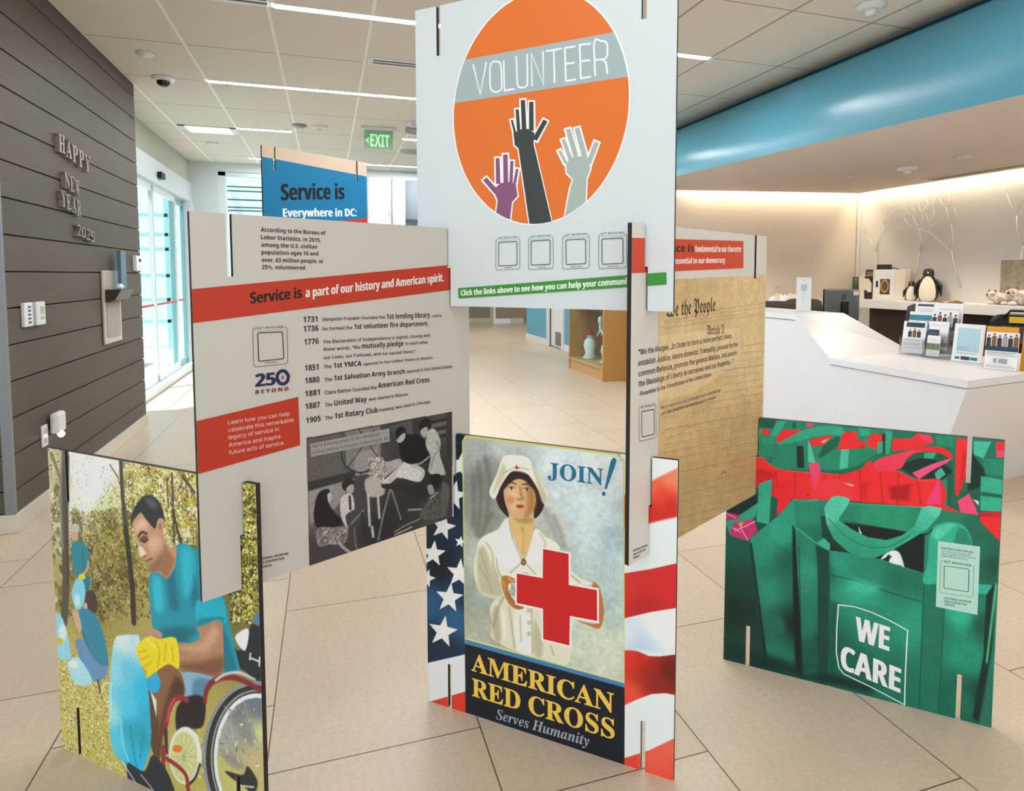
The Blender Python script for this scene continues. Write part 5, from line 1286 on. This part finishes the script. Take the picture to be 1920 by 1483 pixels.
PAINT_B = '''
G 1|-114,1044 915,1132 964,-105 -88,-475|123,944,1d6b52 491,983,1d6a50 814,991,1c6a52 48,408,164a3d 504,558,0f2e28 826,673,1d5a48 53,158,123a30 515,213,1c7a60 796,286,1f8a6c
P 1f7d60 3|88,988 411,986 414,872 91,831
P 17553f 3|88,988 189,987 179,950 89,952
P 2f9d7c 1|178,982 211,983 180,920 157,923
P e0262a 1|123,944 148,946 157,923 129,923
P e0262a 1|201,952 287,955 267,930 180,896 180,920
P e8386a 1|281,983 308,986 297,971 282,969
P 17553f 1|233,982 246,983 247,960 233,958
P 1f7d60 2|411,980 559,990 557,918 445,876 414,889
P 2f9d7c 3|451,985 491,983 487,960 462,957
P 2f9d7c 2|538,983 559,982 552,900 538,899
P 0e2a24 3|521,970 538,971 538,899 513,912
P e0262a 1|404,965 447,970 455,934 478,942 474,885 445,864 404,893 388,897
P e0262a 1|485,960 499,968 528,968 529,942 513,912 483,920
P c01d24 3|429,896 473,925 472,879 447,864
P e0262a 1|560,957 617,964 635,985 677,976 682,957 650,940 590,919 559,912
P e8386a 2|640,980 667,983 682,957 649,965
P 1f7d60 2|690,983 740,983 741,946 691,950
C 3aa083 1|92,937 123,944 118,919 107,887 93,883
P 1f7d60 2|90,882 172,889 170,865 154,832 137,830 91,831
P 268c6e 2|124,914 171,919 172,895 136,885
C 1f7d60 2|176,841 186,879 224,901 288,914 310,888 383,891 424,902 474,913 513,901 485,875 455,848 395,823 312,812 182,800 165,822
P 0e2a24 2|249,895 273,896 278,813 253,813
P 4bb596 1|288,923 301,892 316,836 290,838
P 45b090 1|399,899 425,903 423,833 395,826
P 17553f 3|341,909 387,949 396,939 388,909 337,862 322,860
C 2f9a7e 1|180,893 218,921 266,953 329,977 399,982 398,950 351,948 288,926 224,901
P e0262a 1|293,924 371,950 341,909 299,898
P e8a090 1|330,919 361,937 341,915
P 2f9d7c 1|515,940 532,942 532,903 514,896
P 1f7d60 1|474,913 494,893 489,878
P 17553f 3|585,910 728,944 744,865 640,840 587,849
C 0e2a24 4|592,866 638,895 693,896 739,864 714,834 654,825 597,850
P 2f9d7c 1|658,919 692,923 684,900 656,900
P 3aa587 1|690,852 708,874 722,851 704,832 695,831
P 1f7d60 2|709,828 746,860 744,740 712,741
P 17553f 3|726,852 746,860 744,740 730,743
P e0262a 2|747,978 784,983 782,865 760,781 751,790
P c01d24 6|768,933 781,934 776,843 760,792
P 0e2a24 4|794,936 827,887 834,861 813,800 786,796 785,838
P 17553f 3|769,793 821,822 823,753 778,773
P 3fae90 1|797,976 845,978 826,919 799,931
P e0262a 1|858,981 883,981 882,952 859,954
P e8386a 1|861,952 882,953 881,931 860,928
P 1f7d60 2|821,918 881,928 881,868 836,867
P 2fa080 2|821,860 881,855 881,747 824,742
P 17553f 4|823,807 881,805 881,794 824,793
P e0262a 1|824,737 879,746 881,648 825,705
P c01d24 3|824,737 880,749 880,728 824,722
C e0262a 2|91,831 131,833 182,800 291,800 333,806 396,806 466,838 490,870 525,846 583,843 636,823 709,828 713,741 548,720 429,712 240,688 174,690 111,717 95,776
L a8161c 3 3|126,792 145,698
L a8161c 3 3|180,788 191,687
L a8161c 3 3|248,791 247,689
L a8161c 3 3|347,805 341,704
L a8161c 3 3|396,805 405,711
L a8161c 3 3|461,832 469,719
L a8161c 3 3|525,843 537,721
L a8161c 3 3|583,840 582,725
L a8161c 3 3|640,823 653,734
L f0585a 2 1.5|94,830 131,831 182,799 291,799 396,805
L f0585a 2 1.5|525,845 583,842 636,821 709,826
P c01d24 10|98,789 177,781 174,696 117,724
P f0323a 12|292,768 447,796 449,721 315,706
P a5141a 10|556,783 622,804 615,742 562,739
P c91a20 10|462,781 497,791 479,726
P e4406a 1|293,834 326,843 334,803 314,735 303,775
P a81820 1|283,713 299,718 294,709
C e8344e 1|505,861 533,887 590,911 637,933 691,944 728,933 738,907 697,924 637,917 605,890 587,855 520,834
C e01f2a 1|618,928 682,943 723,935 736,910 701,924 651,924
P ec4a74 1|623,843 684,884 736,910 729,896 685,862 645,824
P e8386a 1|668,745 704,843 714,741 680,735
P e6dcd8 1|409,777 445,773 438,769
P e8446e 1|759,764 791,796 820,726 798,711 772,718
P e0262a 1|639,733 717,746 767,728 763,713 644,718
P e01f2a 1|189,747 236,759 230,663 187,619
P d9d2cc 2|803,777 818,774 819,758
C 0e2a24 3|-4,612 112,693 118,645 50,584 -3,562
P 2f9d7e 1|119,731 167,756 159,578 114,582
P 2a9478 2|-3,562 50,596 118,657 113,607 45,533 16,509
P a8285a 1|-3,600 53,597 44,577 -3,568
P b82d66 1|27,561 102,591 118,546 81,499 13,512
L e8b0c8 3 1|34,531 74,557 108,581
L e8b0c8 3 1|51,559 69,525 84,503
L e8b0c8 3 1|27,542 57,529
L e8b0c8 3 1|3,595 38,582
P c9a23a 1|45,561 65,574 60,551
G 1|-2,506 90,498 135,145 167,17 2,7|29,467,145040 50,314,0f3a2f 52,221,0c2a22 114,47,113a2f
G 2|90,510 187,613 245,695 258,619 271,332 278,30 169,18 120,300|133,487,22896c 199,561,28967a 235,446,155a48 154,306,20806a 197,193,186450 252,207,0b241f 188,67,1c6d57
G 2|246,689 326,702 338,645 345,557 325,536 276,568 254,582|273,664,1f7d62 318,582,186a52 296,626,23876a
G 2|326,702 429,706 662,727 820,726 819,629 666,622 432,626 338,645|379,675,1e7a5e 550,669,238a66 736,701,1d7a5e 804,669,17634c
L 0f3e30 3 2|416,635 551,632 665,628
P 0b1d19 5|242,592 259,571 268,555 275,395 293,9 268,14 255,208 246,448
P 0d2a24 3|90,494 99,493 169,24 158,18
C 101a1a 3|401,620 502,632 661,632 692,649 698,484 618,489 535,506 455,537
P e8e8e8 1|462,625 475,599 468,600
C d8dce0 2|538,516 554,544 578,558 597,547 611,499 594,513 573,537
C e9edf0 2|564,512 576,540 593,532 598,508
C 15211f 2|550,521 564,541 560,511
G 2|251,585 276,568 325,536 373,515 445,517 535,515 672,489 671,311 668,-4 295,10 271,332|277,515,1f7a60 312,431,2a8f72 354,440,135042 405,463,27907a 482,467,1f8066 605,469,17674f 306,220,1a705a 361,174,124a3c 459,388,2ca085 513,272,208068 648,305,239074 468,83,155a48 321,72,135043 618,67,1a6b55
P 113f34 3|322,529 370,515 373,416 379,3 344,5 332,465
L 0e3a2e 3 2|266,513 272,395 290,20
L 0f3f33 2 2|373,416 389,6
L 13483a 3 3|365,425 458,422 558,404 673,390
L 3bb293 4 1.5|251,585 276,570 325,537
L 2f9f80 3 1.5|373,516 445,519 535,515 672,491
L 36a889 3 1.5|247,689 273,686 326,701
L 3aaa8a 3 1.5|430,705 662,726
P 135244 12|378,328 404,322 396,39 383,35
C 38b094 16|458,422 533,416 509,381 449,385
P 3aa98c 1|325,536 351,561 375,539 370,515
P 142420 2|372,542 419,521 373,518
C 4db99c 1|350,676 378,722 428,722 425,694 400,644 396,631 359,654
G 1|350,676 364,649 401,635 442,610 493,590 552,590 600,616 636,656 657,726 676,735 715,733 709,707 674,651 624,603 568,553 525,522 481,510 429,526 382,564 357,618|369,662,5cc4a8 427,602,2f9a78 479,553,27906f 553,567,2a9a78 623,626,2f9f80 668,700,3dad90 690,726,5cc4a8 403,562,2a9576
L 17604a 2.5 2|364,637 428,578 494,556 563,569 623,620
G 2|668,628 692,649 821,704 879,648 877,468 880,1 668,-4 671,311|742,548,237f66 829,593,1d6a50 865,573,154a3a 704,319,1a7058 784,366,2cab8c 798,231,1d8a6e 847,354,174f40 866,85,0c2822 804,66,146a52 702,92,15604a
P 1a6d54 3|670,479 735,493 729,-3 670,2
L 0e4234 2 1.5|671,480 672,3
L 0e4234 2 1.5|736,449 729,9
C 30a284 2|680,536 682,620 701,670 746,689 782,681 801,647 805,604 780,621 765,662 753,605 748,496 671,457
C 1f7f66 3|755,622 764,668 787,666 802,615 767,608
C 4fbf9f 8|692,649 728,680 755,682 738,657 703,618
P 0e2b24 3|851,485 876,502 873,251 847,7 828,18 851,246
P 4fae7e 3|874,507 880,492 863,216 858,226
P 226b57 6|847,-4 879,308 880,1
P 2aa587 3|740,478 868,494 852,458 740,456
P 0f2f27 25|2,7 1,68 278,54 290,8
P 0c2b24 18|290,8 386,48 520,44 521,15
X 0.06 3|-114,1044 915,1132 964,-105 -88,-475
X 0.04 30|-114,1044 915,1132 964,-105 -88,-475
'''
INK_B = '''
N info_label
P a9cdc0|708,616 828,619 829,382 709,383
T 20332e B 9|718,590 809,592|Scan here to see how you
T 20332e R 7|719,581 803,582|can learn, and inspire the
T 20332e R 7|719,572 816,574|spirit of generosity and service
T 20332e R 7|719,564 797,565|happening all around us.
L 5d776e 1.4|718,540 718,542 719,547 723,549 725,549 805,550 808,550 811,548 813,544 813,542 814,449 813,446 812,442 808,440 806,440 726,436 724,436 720,438 718,442 718,444 718,540
L 2e4640 2.2|729,529 729,530 730,532 732,533 733,533 795,535 796,535 799,534 800,532 800,531 801,461 801,460 800,457 798,456 796,456 734,454 733,455 731,456 730,458 730,459 729,529
P a9cdc0|726,553 808,555 808,543 726,541
T 20332e B 8|728,544 805,545|GET INVOLVED
T 20332e B 7|733,416 810,419|NATIONAL MUSEUM
T 20332e B 7|733,405 798,407|AND CENTER FOR
T 20332e B 7|734,394 764,396|SERVICE
N bag_emblem
L cfe6dc 4|406,319 458,324 511,317 571,300 628,277 626,127 627,3 520,38 432,61 414,80 404,137 403,227 406,319
T eae6ec K 88|464,201 574,187|WE
T eae6ec K 89|419,81 613,42|CARE
'''
# ------------------------------------------------------------------ display boards: slotted panels locked into each other
BW, BH, BT = .8824, .9871, .0145
# x, y of the lower left corner, heading, height of the lower edge
BD = {'W': (-.8489, 2.3502, -.7245, 0), 'F': (.3156, 2.2095, -.7393, 0), 'B': (1.4734, 2.0937, -.7661, 0),
      'H': (-.3186, 1.7514, .4814, .6993), 'C': (.8135, 1.6199, .4932, .69), 'V': (.2967, 2.2066, -.7634, 1.4266),
      'D': (-.4132, 4.7996, .6038, 1.4382)}
def bpt(k, s, y=0): x0, y0, a, z0 = BD[k]; return x0+s*math.cos(a)-y*math.sin(a), y0+s*math.sin(a)+y*math.cos(a)
a2 = .6038-1.5*1.0
px_, py_ = bpt('D', .10); BD['X1'] = (px_-.10*math.cos(a2), py_-.10*math.sin(a2), a2, .715)
px_, py_ = bpt('D', .785); BD['X2'] = (px_-.10*math.cos(a2), py_-.10*math.sin(a2), a2, .715)
px_, py_ = bpt('X1', .785); BD['X3'] = (px_-.10*math.cos(.6038), py_-.10*math.sin(.6038), .6038, 0)
BD['X4'] = (BD['D'][0], BD['D'][1], .6038, 0)
SLOT = {k: {'t': [.092, .788], 'b': [.092, .788]} for k in BD}; USED = {}
def meet(lo, up):       # lower board's upper slot takes the upper board's lower slot
    a, b = BD[lo], BD[up]; p, q = bpt(lo, 0, BT/2), bpt(up, 0, BT/2)
    M_ = np.array([[math.cos(a[2]), -math.cos(b[2])], [math.sin(a[2]), -math.sin(b[2])]])
    s, t = np.linalg.solve(M_, [q[0]-p[0], q[1]-p[1]])
    USED[(lo, float(s))] = USED[(up, float(t))] = (a[3]+BH-b[3])/2+.002; SLOT[lo]['t'][0 if s < .45 else 1] = float(s); SLOT[up]['b'][0 if t < .45 else 1] = float(t)
for lo, up in (('W', 'H'), ('F', 'H'), ('F', 'C'), ('B', 'C'), ('H', 'V'), ('C', 'V'), ('X1', 'D'), ('X2', 'D'), ('X4', 'X1'), ('X4', 'X2'), ('X3', 'X1'), ('X3', 'X2')): meet(lo, up)
def slw(k, s): return .0116 if (k, s) in USED else .0075
def sld(k, s): return USED.get((k, s), .160)
def notches(k): return [(s-slw(k, s), s+slw(k, s), BH-sld(k, s), BH+.01) for s in SLOT[k]['t']]+[(s-slw(k, s), s+slw(k, s), -.01, sld(k, s)) for s in SLOT[k]['b']]
def outline(k):
    b, t = sorted(SLOT[k]['b']), sorted(SLOT[k]['t']); p = [(0, 0)]
    for s in b: h = slw(k, s); dp = sld(k, s); p += [(s-h, 0), (s-h, dp), (s+h, dp), (s+h, 0)]
    p += [(BW, 0), (BW, BH)]
    for s in reversed(t): h = slw(k, s); dp = BH-sld(k, s); p += [(s+h, BH), (s+h, dp), (s-h, dp), (s-h, BH)]
    return p+[(0, BH)]
def half(poly, ax, val, keep_less):
    out = []; n = len(poly)
    f_ = lambda p: (val-p[ax]) if keep_less else (p[ax]-val)
    for i in range(n):
        p, q = poly[i], poly[(i+1) % n]; a, b = f_(p), f_(q)
        if a >= 0: out.append(p)
        if a*b < 0: t = a/(a-b); out.append((p[0]+(q[0]-p[0])*t, p[1]+(q[1]-p[1])*t))
    return out
def cut(poly, k):       # keep a printed shape inside the board and out of its slots
    polys = [poly]
    for ax, val, less in ((0, 0, False), (0, BW, True), (1, 0, False), (1, BH, True)): polys = [half(p, ax, val, less) for p in polys]
    for s0, s1, v0, v1 in notches(k):
        nxt = []
        for p in polys:
            xs = [a for a, _ in p]; ys = [b for _, b in p]
            if not p or max(xs) < s0 or min(xs) > s1 or max(ys) < v0 or min(ys) > v1: nxt.append(p); continue
            nxt += [half(p, 0, s0, True), half(p, 0, s1, False)]; mid = half(half(p, 0, s0, False), 0, s1, True)
            if mid: nxt.append(half(mid, 1, v0, True) if v0 > .5 else half(mid, 1, v1, False))
        polys = nxt
    return [p for p in polys if len(p) > 2]
def pts_of(s): return [tuple(float(v)/1000 for v in q.split(',')) for q in s.split()]
def smooth(p, closed=True, k=5):
    n = len(p); out = []
    for i in range(n if closed else n-1):
        P_ = [p[(i+j) % n] if closed else p[min(max(i+j, 0), n-1)] for j in (-1, 0, 1, 2)]
        for q in range(k):
            t = q/k; out.append(tuple(.5*(2*P_[1][d_]+(P_[2][d_]-P_[0][d_])*t+(2*P_[0][d_]-5*P_[1][d_]+4*P_[2][d_]-P_[3][d_])*t*t+(3*P_[1][d_]-P_[0][d_]-3*P_[2][d_]+P_[3][d_])*t**3) for d_ in (0, 1)))
    if not closed: out.append(p[-1])
    return out
class Paint:            # a picture painted on a fine grid of points over the board (colours of the print itself)
    def __init__(s, cell=.0019):
        s.nx, s.ny = int(BW/cell)+1, int(BH/cell)+1; s.x = np.linspace(0, BW, s.nx); s.y = np.linspace(0, BH, s.ny); s.c = cell
        s.rgb = np.ones((s.ny, s.nx, 3))*.6; s.mask = None; s.rng = np.random.default_rng(4)
    def win(s, p, pad):
        xs = [a for a, _ in p]; ys = [b for _, b in p]
        i0, i1 = np.searchsorted(s.x, [min(xs)-pad, max(xs)+pad]); j0, j1 = np.searchsorted(s.y, [min(ys)-pad, max(ys)+pad]); return i0, i1, j0, j1
    def seg(s, X, Y, a, b):
        dx, dy = b[0]-a[0], b[1]-a[1]; L2 = dx*dx+dy*dy+1e-12; t = np.clip(((X-a[0])*dx+(Y-a[1])*dy)/L2, 0, 1); return np.hypot(X-a[0]-t*dx, Y-a[1]-t*dy)
    def cover(s, p, soft):
        h = max(soft/1000, s.c*.55); w_ = s.win(p, h); i0, i1, j0, j1 = w_
        if i1 <= i0 or j1 <= j0: return None
        X, Y = np.meshgrid(s.x[i0:i1], s.y[j0:j1]); ins = np.zeros(X.shape, bool); dist = np.full(X.shape, 9.)
        for a, b in zip(p, p[1:]+p[:1]):
            dist = np.minimum(dist, s.seg(X, Y, a, b))
            if a[1] != b[1]: ins ^= ((Y < a[1]) != (Y < b[1])) & (X < (b[0]-a[0])*(Y-a[1])/(b[1]-a[1])+a[0])
        t = np.clip(.5+np.where(ins, dist, -dist)/(2*h), 0, 1); return w_, t*t*(3-2*t)
    def lay(s, w_, al, col):
        i0, i1, j0, j1 = w_; r = s.rgb[j0:j1, i0:i1]; r += (col-r)*al[..., None]
    @staticmethod
    def hexc(h): return np.array([int(h[i:i+2], 16)/255 for i in (0, 2, 4)]), (int(h[6:8], 16)/255 if len(h) > 6 else 1)
    def noise(s, sc):
        n = np.zeros((s.ny, s.nx)); amp = 1; tot = 0
        for o in range(3):
            st = max(sc/1000/2**o, s.c*1.01); gx, gy = int(BW/st)+3, int(BH/st)+3; g = s.rng.uniform(-1, 1, (gy, gx)); fx, fy = s.x/st, s.y/st
            ix, iy = fx.astype(int), fy.astype(int); tx, ty = fx-ix, fy-iy; tx = tx*tx*(3-2*tx); ty = ty*ty*(3-2*ty); A = g[iy][:, ix]; B_ = g[iy][:, ix+1]; C_ = g[iy+1][:, ix]; D_ = g[iy+1][:, ix+1]
            n += amp*((A*(1-tx)+B_*tx)*(1-ty)[:, None]+(C_*(1-tx)+D_*tx)*ty[:, None]); tot += amp; amp *= .6
        return n/tot*1.6
    def run(s, src):
        for ln in src.strip().split('\n'):
            if not ln: continue
            hd, *bl = ln.split('|'); op, *ar = hd.split(); p = pts_of(bl[0])
            if op in 'PC':
                r = s.cover(smooth(p) if op == 'C' else p, float(ar[1])); c, a = s.hexc(ar[0])
                if r: s.lay(r[0], r[1]*a, c)
            elif op == 'L':
                q = smooth(p, False) if len(p) > 2 else p; h = max(float(ar[2])/1000, s.c*.55); hw = float(ar[1])/2000; w_ = s.win(q, hw+h); i0, i1, j0, j1 = w_
                if i1 <= i0 or j1 <= j0: continue
                X, Y = np.meshgrid(s.x[i0:i1], s.y[j0:j1]); ds = np.full(X.shape, 9.)
                for a, b in zip(q, q[1:]): ds = np.minimum(ds, s.seg(X, Y, a, b))
                c, a = s.hexc(ar[0]); s.lay(w_, np.clip(.5+(hw-ds)/(2*h), 0, 1)*a, c)
            elif op == 'S':      # a line of handwriting
                (a0, b0), (a1, b1) = p; n = max(4, int(abs(a1-a0)/.0035)); hw = float(ar[1])/2000; q = [(a0+(a1-a0)*i/n, b0+(b1-b0)*i/n+s.rng.uniform(-1, 1)*float(ar[2])/1000) for i in range(n+1)]
                c, _ = s.hexc(ar[0]); w_ = s.win(q, .004); i0, i1, j0, j1 = w_
                if i1 <= i0 or j1 <= j0: continue
                X, Y = np.meshgrid(s.x[i0:i1], s.y[j0:j1]); ds = np.full(X.shape, 9.)
                for u, v in zip(q, q[1:]):
                    if s.rng.random() > .12: ds = np.minimum(ds, s.seg(X, Y, u, v))
                s.lay(w_, np.clip(.5+(hw-ds)/(2*s.c*.6), 0, 1)*.8, c)
            elif op == 'G':
                r = s.cover(p, float(ar[0]))
                if not r: continue
                i0, i1, j0, j1 = r[0]; X, Y = np.meshgrid(s.x[i0:i1], s.y[j0:j1]); num = 0; den = 0
                for t in bl[1].split():
                    a, b, h = t.split(','); w_ = 1/((X-float(a)/1000)**2+(Y-float(b)/1000)**2+2e-4)**1.5; num = num+w_[..., None]*s.hexc(h)[0]; den = den+w_
                s.lay(r[0], r[1], num/den[..., None])
            elif op == 'D':
                n, a, b, asp = int(ar[0]), float(ar[1]), float(ar[2]), float(ar[3]); pal = [s.hexc(h)[0] for h in ar[4].split(',')]
                xs = [u for u, _ in p]; ys = [v for _, v in p]
                for k in range(n):
                    for tr in range(6):
                        cx, cy = s.rng.uniform(min(xs), max(xs)), s.rng.uniform(min(ys), max(ys)); ins = False
                        for u, v in zip(p, p[1:]+p[:1]):
                            if (cy < u[1]) != (cy < v[1]) and cx < (v[0]-u[0])*(cy-u[1])/(v[1]-u[1])+u[0]: ins = not ins
                        if ins: break
                    else: continue
                    r = (a+(b-a)*s.rng.random()**2)/2000; an = s.rng.uniform(0, PI); w_ = s.win([(cx, cy)], r*1.15); i0, i1, j0, j1 = w_
                    if i1 <= i0 or j1 <= j0: continue
                    X, Y = np.meshgrid(s.x[i0:i1]-cx, s.y[j0:j1]-cy); U = (X*math.cos(an)+Y*math.sin(an))/r; V = (Y*math.cos(an)-X*math.sin(an))/(r*asp)
                    s.lay(w_, np.clip((1.1-np.hypot(U, V))*(3 if b < 30 else 1.6), 0, .85 if b < 30 else .55), pal[s.rng.integers(len(pal))]*s.rng.uniform(.88, 1.1))
            elif op == 'X':
                r = s.cover(p, 2)
                if r: i0, i1, j0, j1 = r[0]; s.rgb[j0:j1, i0:i1] *= (1+float(ar[0])*s.noise(float(ar[1]))[j0:j1, i0:i1]*r[1])[..., None]
            elif op == 'M': s.mask = p
    def build(s, name, k, gain, parent):
        X, Y = np.meshgrid((s.x[:-1]+s.x[1:])/2, (s.y[:-1]+s.y[1:])/2); keep = np.ones(X.shape, bool)
        for s0, s1, v0, v1 in notches(k): keep &= ~((X > s0) & (X < s1) & (Y > v0) & (Y < v1))
        if s.mask:
            ins = np.zeros(X.shape, bool)
            for a, b in zip(s.mask, s.mask[1:]+s.mask[:1]):
                if a[1] != b[1]: ins ^= ((Y < a[1]) != (Y < b[1])) & (X < (b[0]-a[0])*(Y-a[1])/(b[1]-a[1])+a[0])
            keep &= ins
        j, i = np.nonzero(keep); n = s.nx; quads = np.stack([j*n+i, j*n+i+1, (j+1)*n+i+1, (j+1)*n+i], 1); used, inv = np.unique(quads, return_inverse=True); quads = inv.reshape(-1, 4)
        GX, GY = np.meshgrid(s.x, s.y); co = np.stack([GX.ravel(), np.full(GX.size, -.0004), GY.ravel()], 1)[used]
        c = np.clip(s.rgb, 0, 1).reshape(-1, 3)[used]; c = np.where(c <= .04045, c/12.92, ((c+.055)/1.055)**2.4)*gain; c = np.concatenate([np.clip(c, 0, .95), np.ones((len(c), 1))], 1)
        me = bpy.data.meshes.new(name); me.vertices.add(len(co)); me.vertices.foreach_set('co', co.ravel()); me.loops.add(quads.size); me.loops.foreach_set('vertex_index', quads.ravel().astype(np.int32))
        me.polygons.add(len(quads)); me.polygons.foreach_set('loop_start', np.arange(0, quads.size, 4, dtype=np.int32))
        at = me.color_attributes.new('ink', 'FLOAT_COLOR', 'POINT'); at.data.foreach_set('color', c.ravel().astype(np.float32)); me.update(calc_edges=True); me.validate()
        me.materials.append(M_INK); o = bpy.data.objects.new(name, me); COL.objects.link(o); o.parent = parent; return o
def ink_mat():
    m = bpy.data.materials.new('printed_picture'); m.use_nodes = True; nt = m.node_tree; b = nt.nodes['Principled BSDF']; a = nt.nodes.new('ShaderNodeVertexColor'); a.layer_name = 'ink'
    nt.links.new(a.outputs[0], b.inputs['Base Color']); b.inputs['Roughness'].default_value = .38; b.inputs['Specular IOR Level'].default_value = .35; return m
M_INK = ink_mat()
def ink_color(h, gain): return mat('ink_%s_%d' % (h, gain*100), tuple(min(.95, v*gain) for v in lin(h)), .4, spec=.35)
def stroke(mb, p, w, y, mi):
    """flat line of width w in the board plane"""
    n = len(p); cl = math.dist(p[0], p[-1]) < 1e-6; L_ = []; R_ = []
    for i in range(n):
        a = p[i-1] if i else (p[-2] if cl else p[0]); b = p[i+1] if i < n-1 else (p[1] if cl else p[-1]); q = p[i]
        d1 = Vector((q[0]-a[0], q[1]-a[1])); d2 = Vector((b[0]-q[0], b[1]-q[1]))
        d1 = d1.normalized() if d1.length > 1e-9 else d2.normalized(); d2 = d2.normalized() if d2.length > 1e-9 else d1
        t = d1+d2; t = t.normalized() if t.length > 1e-6 else d1; m = Vector((-t.y, t.x))*(w/2/max(.45, t.dot(d1))); L_.append((q[0]+m.x, y, q[1]+m.y)); R_.append((q[0]-m.x, y, q[1]-m.y))
    mb.add(L_+R_, [(i, i+1, n+i+1, n+i) for i in range(n-1)], mi)
def board(k, label, face, gain=1.0, paint=None, ink=None, group=None, picture_gain=None):
    x0, y0, a, z0 = BD[k]; e = thing('display_board', label, 'display board', (x0, y0, z0), a, group)
    m = MB(); m.prism(outline(k), (0, 0, 0), (1, 0, 0), (0, 0, 1), (0, BT, 0), 0, 1); o = m.build('board', [mat('board_face_'+face, face, .45, spec=.35), M_EDGE], e, fix=False)
    me = o.data; n = len(outline(k))-2
    for i, pl_ in enumerate(me.polygons): pl_.material_index = 0 if i < 2*n else 1
    if paint:
        pt = Paint(); pt.run(paint); pt.build('printed_picture', k, picture_gain or gain, e)
    if ink:
        m = MB(); mats = []; idx = {}; y = -.0007; nm = 'printed_graphics'
        for ln in ink.strip().split('\n'):
            hd, *bl = ln.split('|'); op, *ar = hd.split(); y -= .000015
            if op == 'N':
                if m.f: m.build(nm, mats, e, fix=False)
                m = MB(); mats = []; idx = {}; nm = ar[0]; continue
            c = ar[0]
            if c not in idx: idx[c] = len(mats); mats.append(ink_color(c, gain))
            if op == 'P':
                for p in cut(pts_of(bl[0]), k):
                    t = tessellate_polygon([[Vector((u, v, 0)) for u, v in p]]); m.add([(u, y, v) for u, v in p], [tuple(q) for q in t], idx[c])
            elif op == 'L': stroke(m, pts_of(bl[0]), float(ar[1])/1000, y, idx[c])
            else:
                (u0, v0), (u1, v1) = pts_of(bl[0]); L_ = math.hypot(u1-u0, v1-v0); dx, dz = (u1-u0)/L_, (v1-v0)/L_
                put_text(m, bl[1], ar[1], (u0, y, v0), (dx, 0, dz), (-dz*.0, 0, 1), L_, int(ar[2])/1000, idx[c])
        if m.f: m.build(nm, mats, e, fix=False)
    return e
M_EDGE = mat('board_edge', '#25211e', .7)
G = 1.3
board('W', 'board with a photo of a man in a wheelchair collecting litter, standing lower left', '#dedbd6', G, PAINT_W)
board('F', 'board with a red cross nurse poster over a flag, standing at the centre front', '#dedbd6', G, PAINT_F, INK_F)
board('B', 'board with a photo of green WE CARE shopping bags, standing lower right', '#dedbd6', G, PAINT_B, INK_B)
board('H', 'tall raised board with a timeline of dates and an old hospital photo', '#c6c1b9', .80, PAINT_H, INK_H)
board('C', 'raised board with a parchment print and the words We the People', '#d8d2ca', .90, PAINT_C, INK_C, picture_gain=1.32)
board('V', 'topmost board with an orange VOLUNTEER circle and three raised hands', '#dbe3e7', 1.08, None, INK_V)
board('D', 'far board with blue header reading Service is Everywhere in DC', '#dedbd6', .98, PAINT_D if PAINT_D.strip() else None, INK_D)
for k in ('X1', 'X2', 'X3', 'X4'): board(k, {'X1': 'plain raised board under the left slot of the blue far board', 'X2': 'plain raised board under the right slot of the blue far board', 'X3': 'plain board on the floor in front of the blue far board', 'X4': 'plain board on the floor right below the blue far board'}[k], '#dedbd6', group='plain boards carrying the blue far board')

# ------------------------------------------------------------------ lamps of the reception downlights; nearer ones added out of view for warm light
for x_, y_, e_ in ((5.63, 5.84, 85), (5.71, 4.52, 85), (5.2, 3.3, 15), (5.0, 1.6, 60), (5.6, .3, 60)):
    lamp('downlight', 'SPOT', (x_, y_, 2.60), e_, (1, .80, .58), .06, (0, 0, 0), spot_size=2.2, spot_blend=.6)
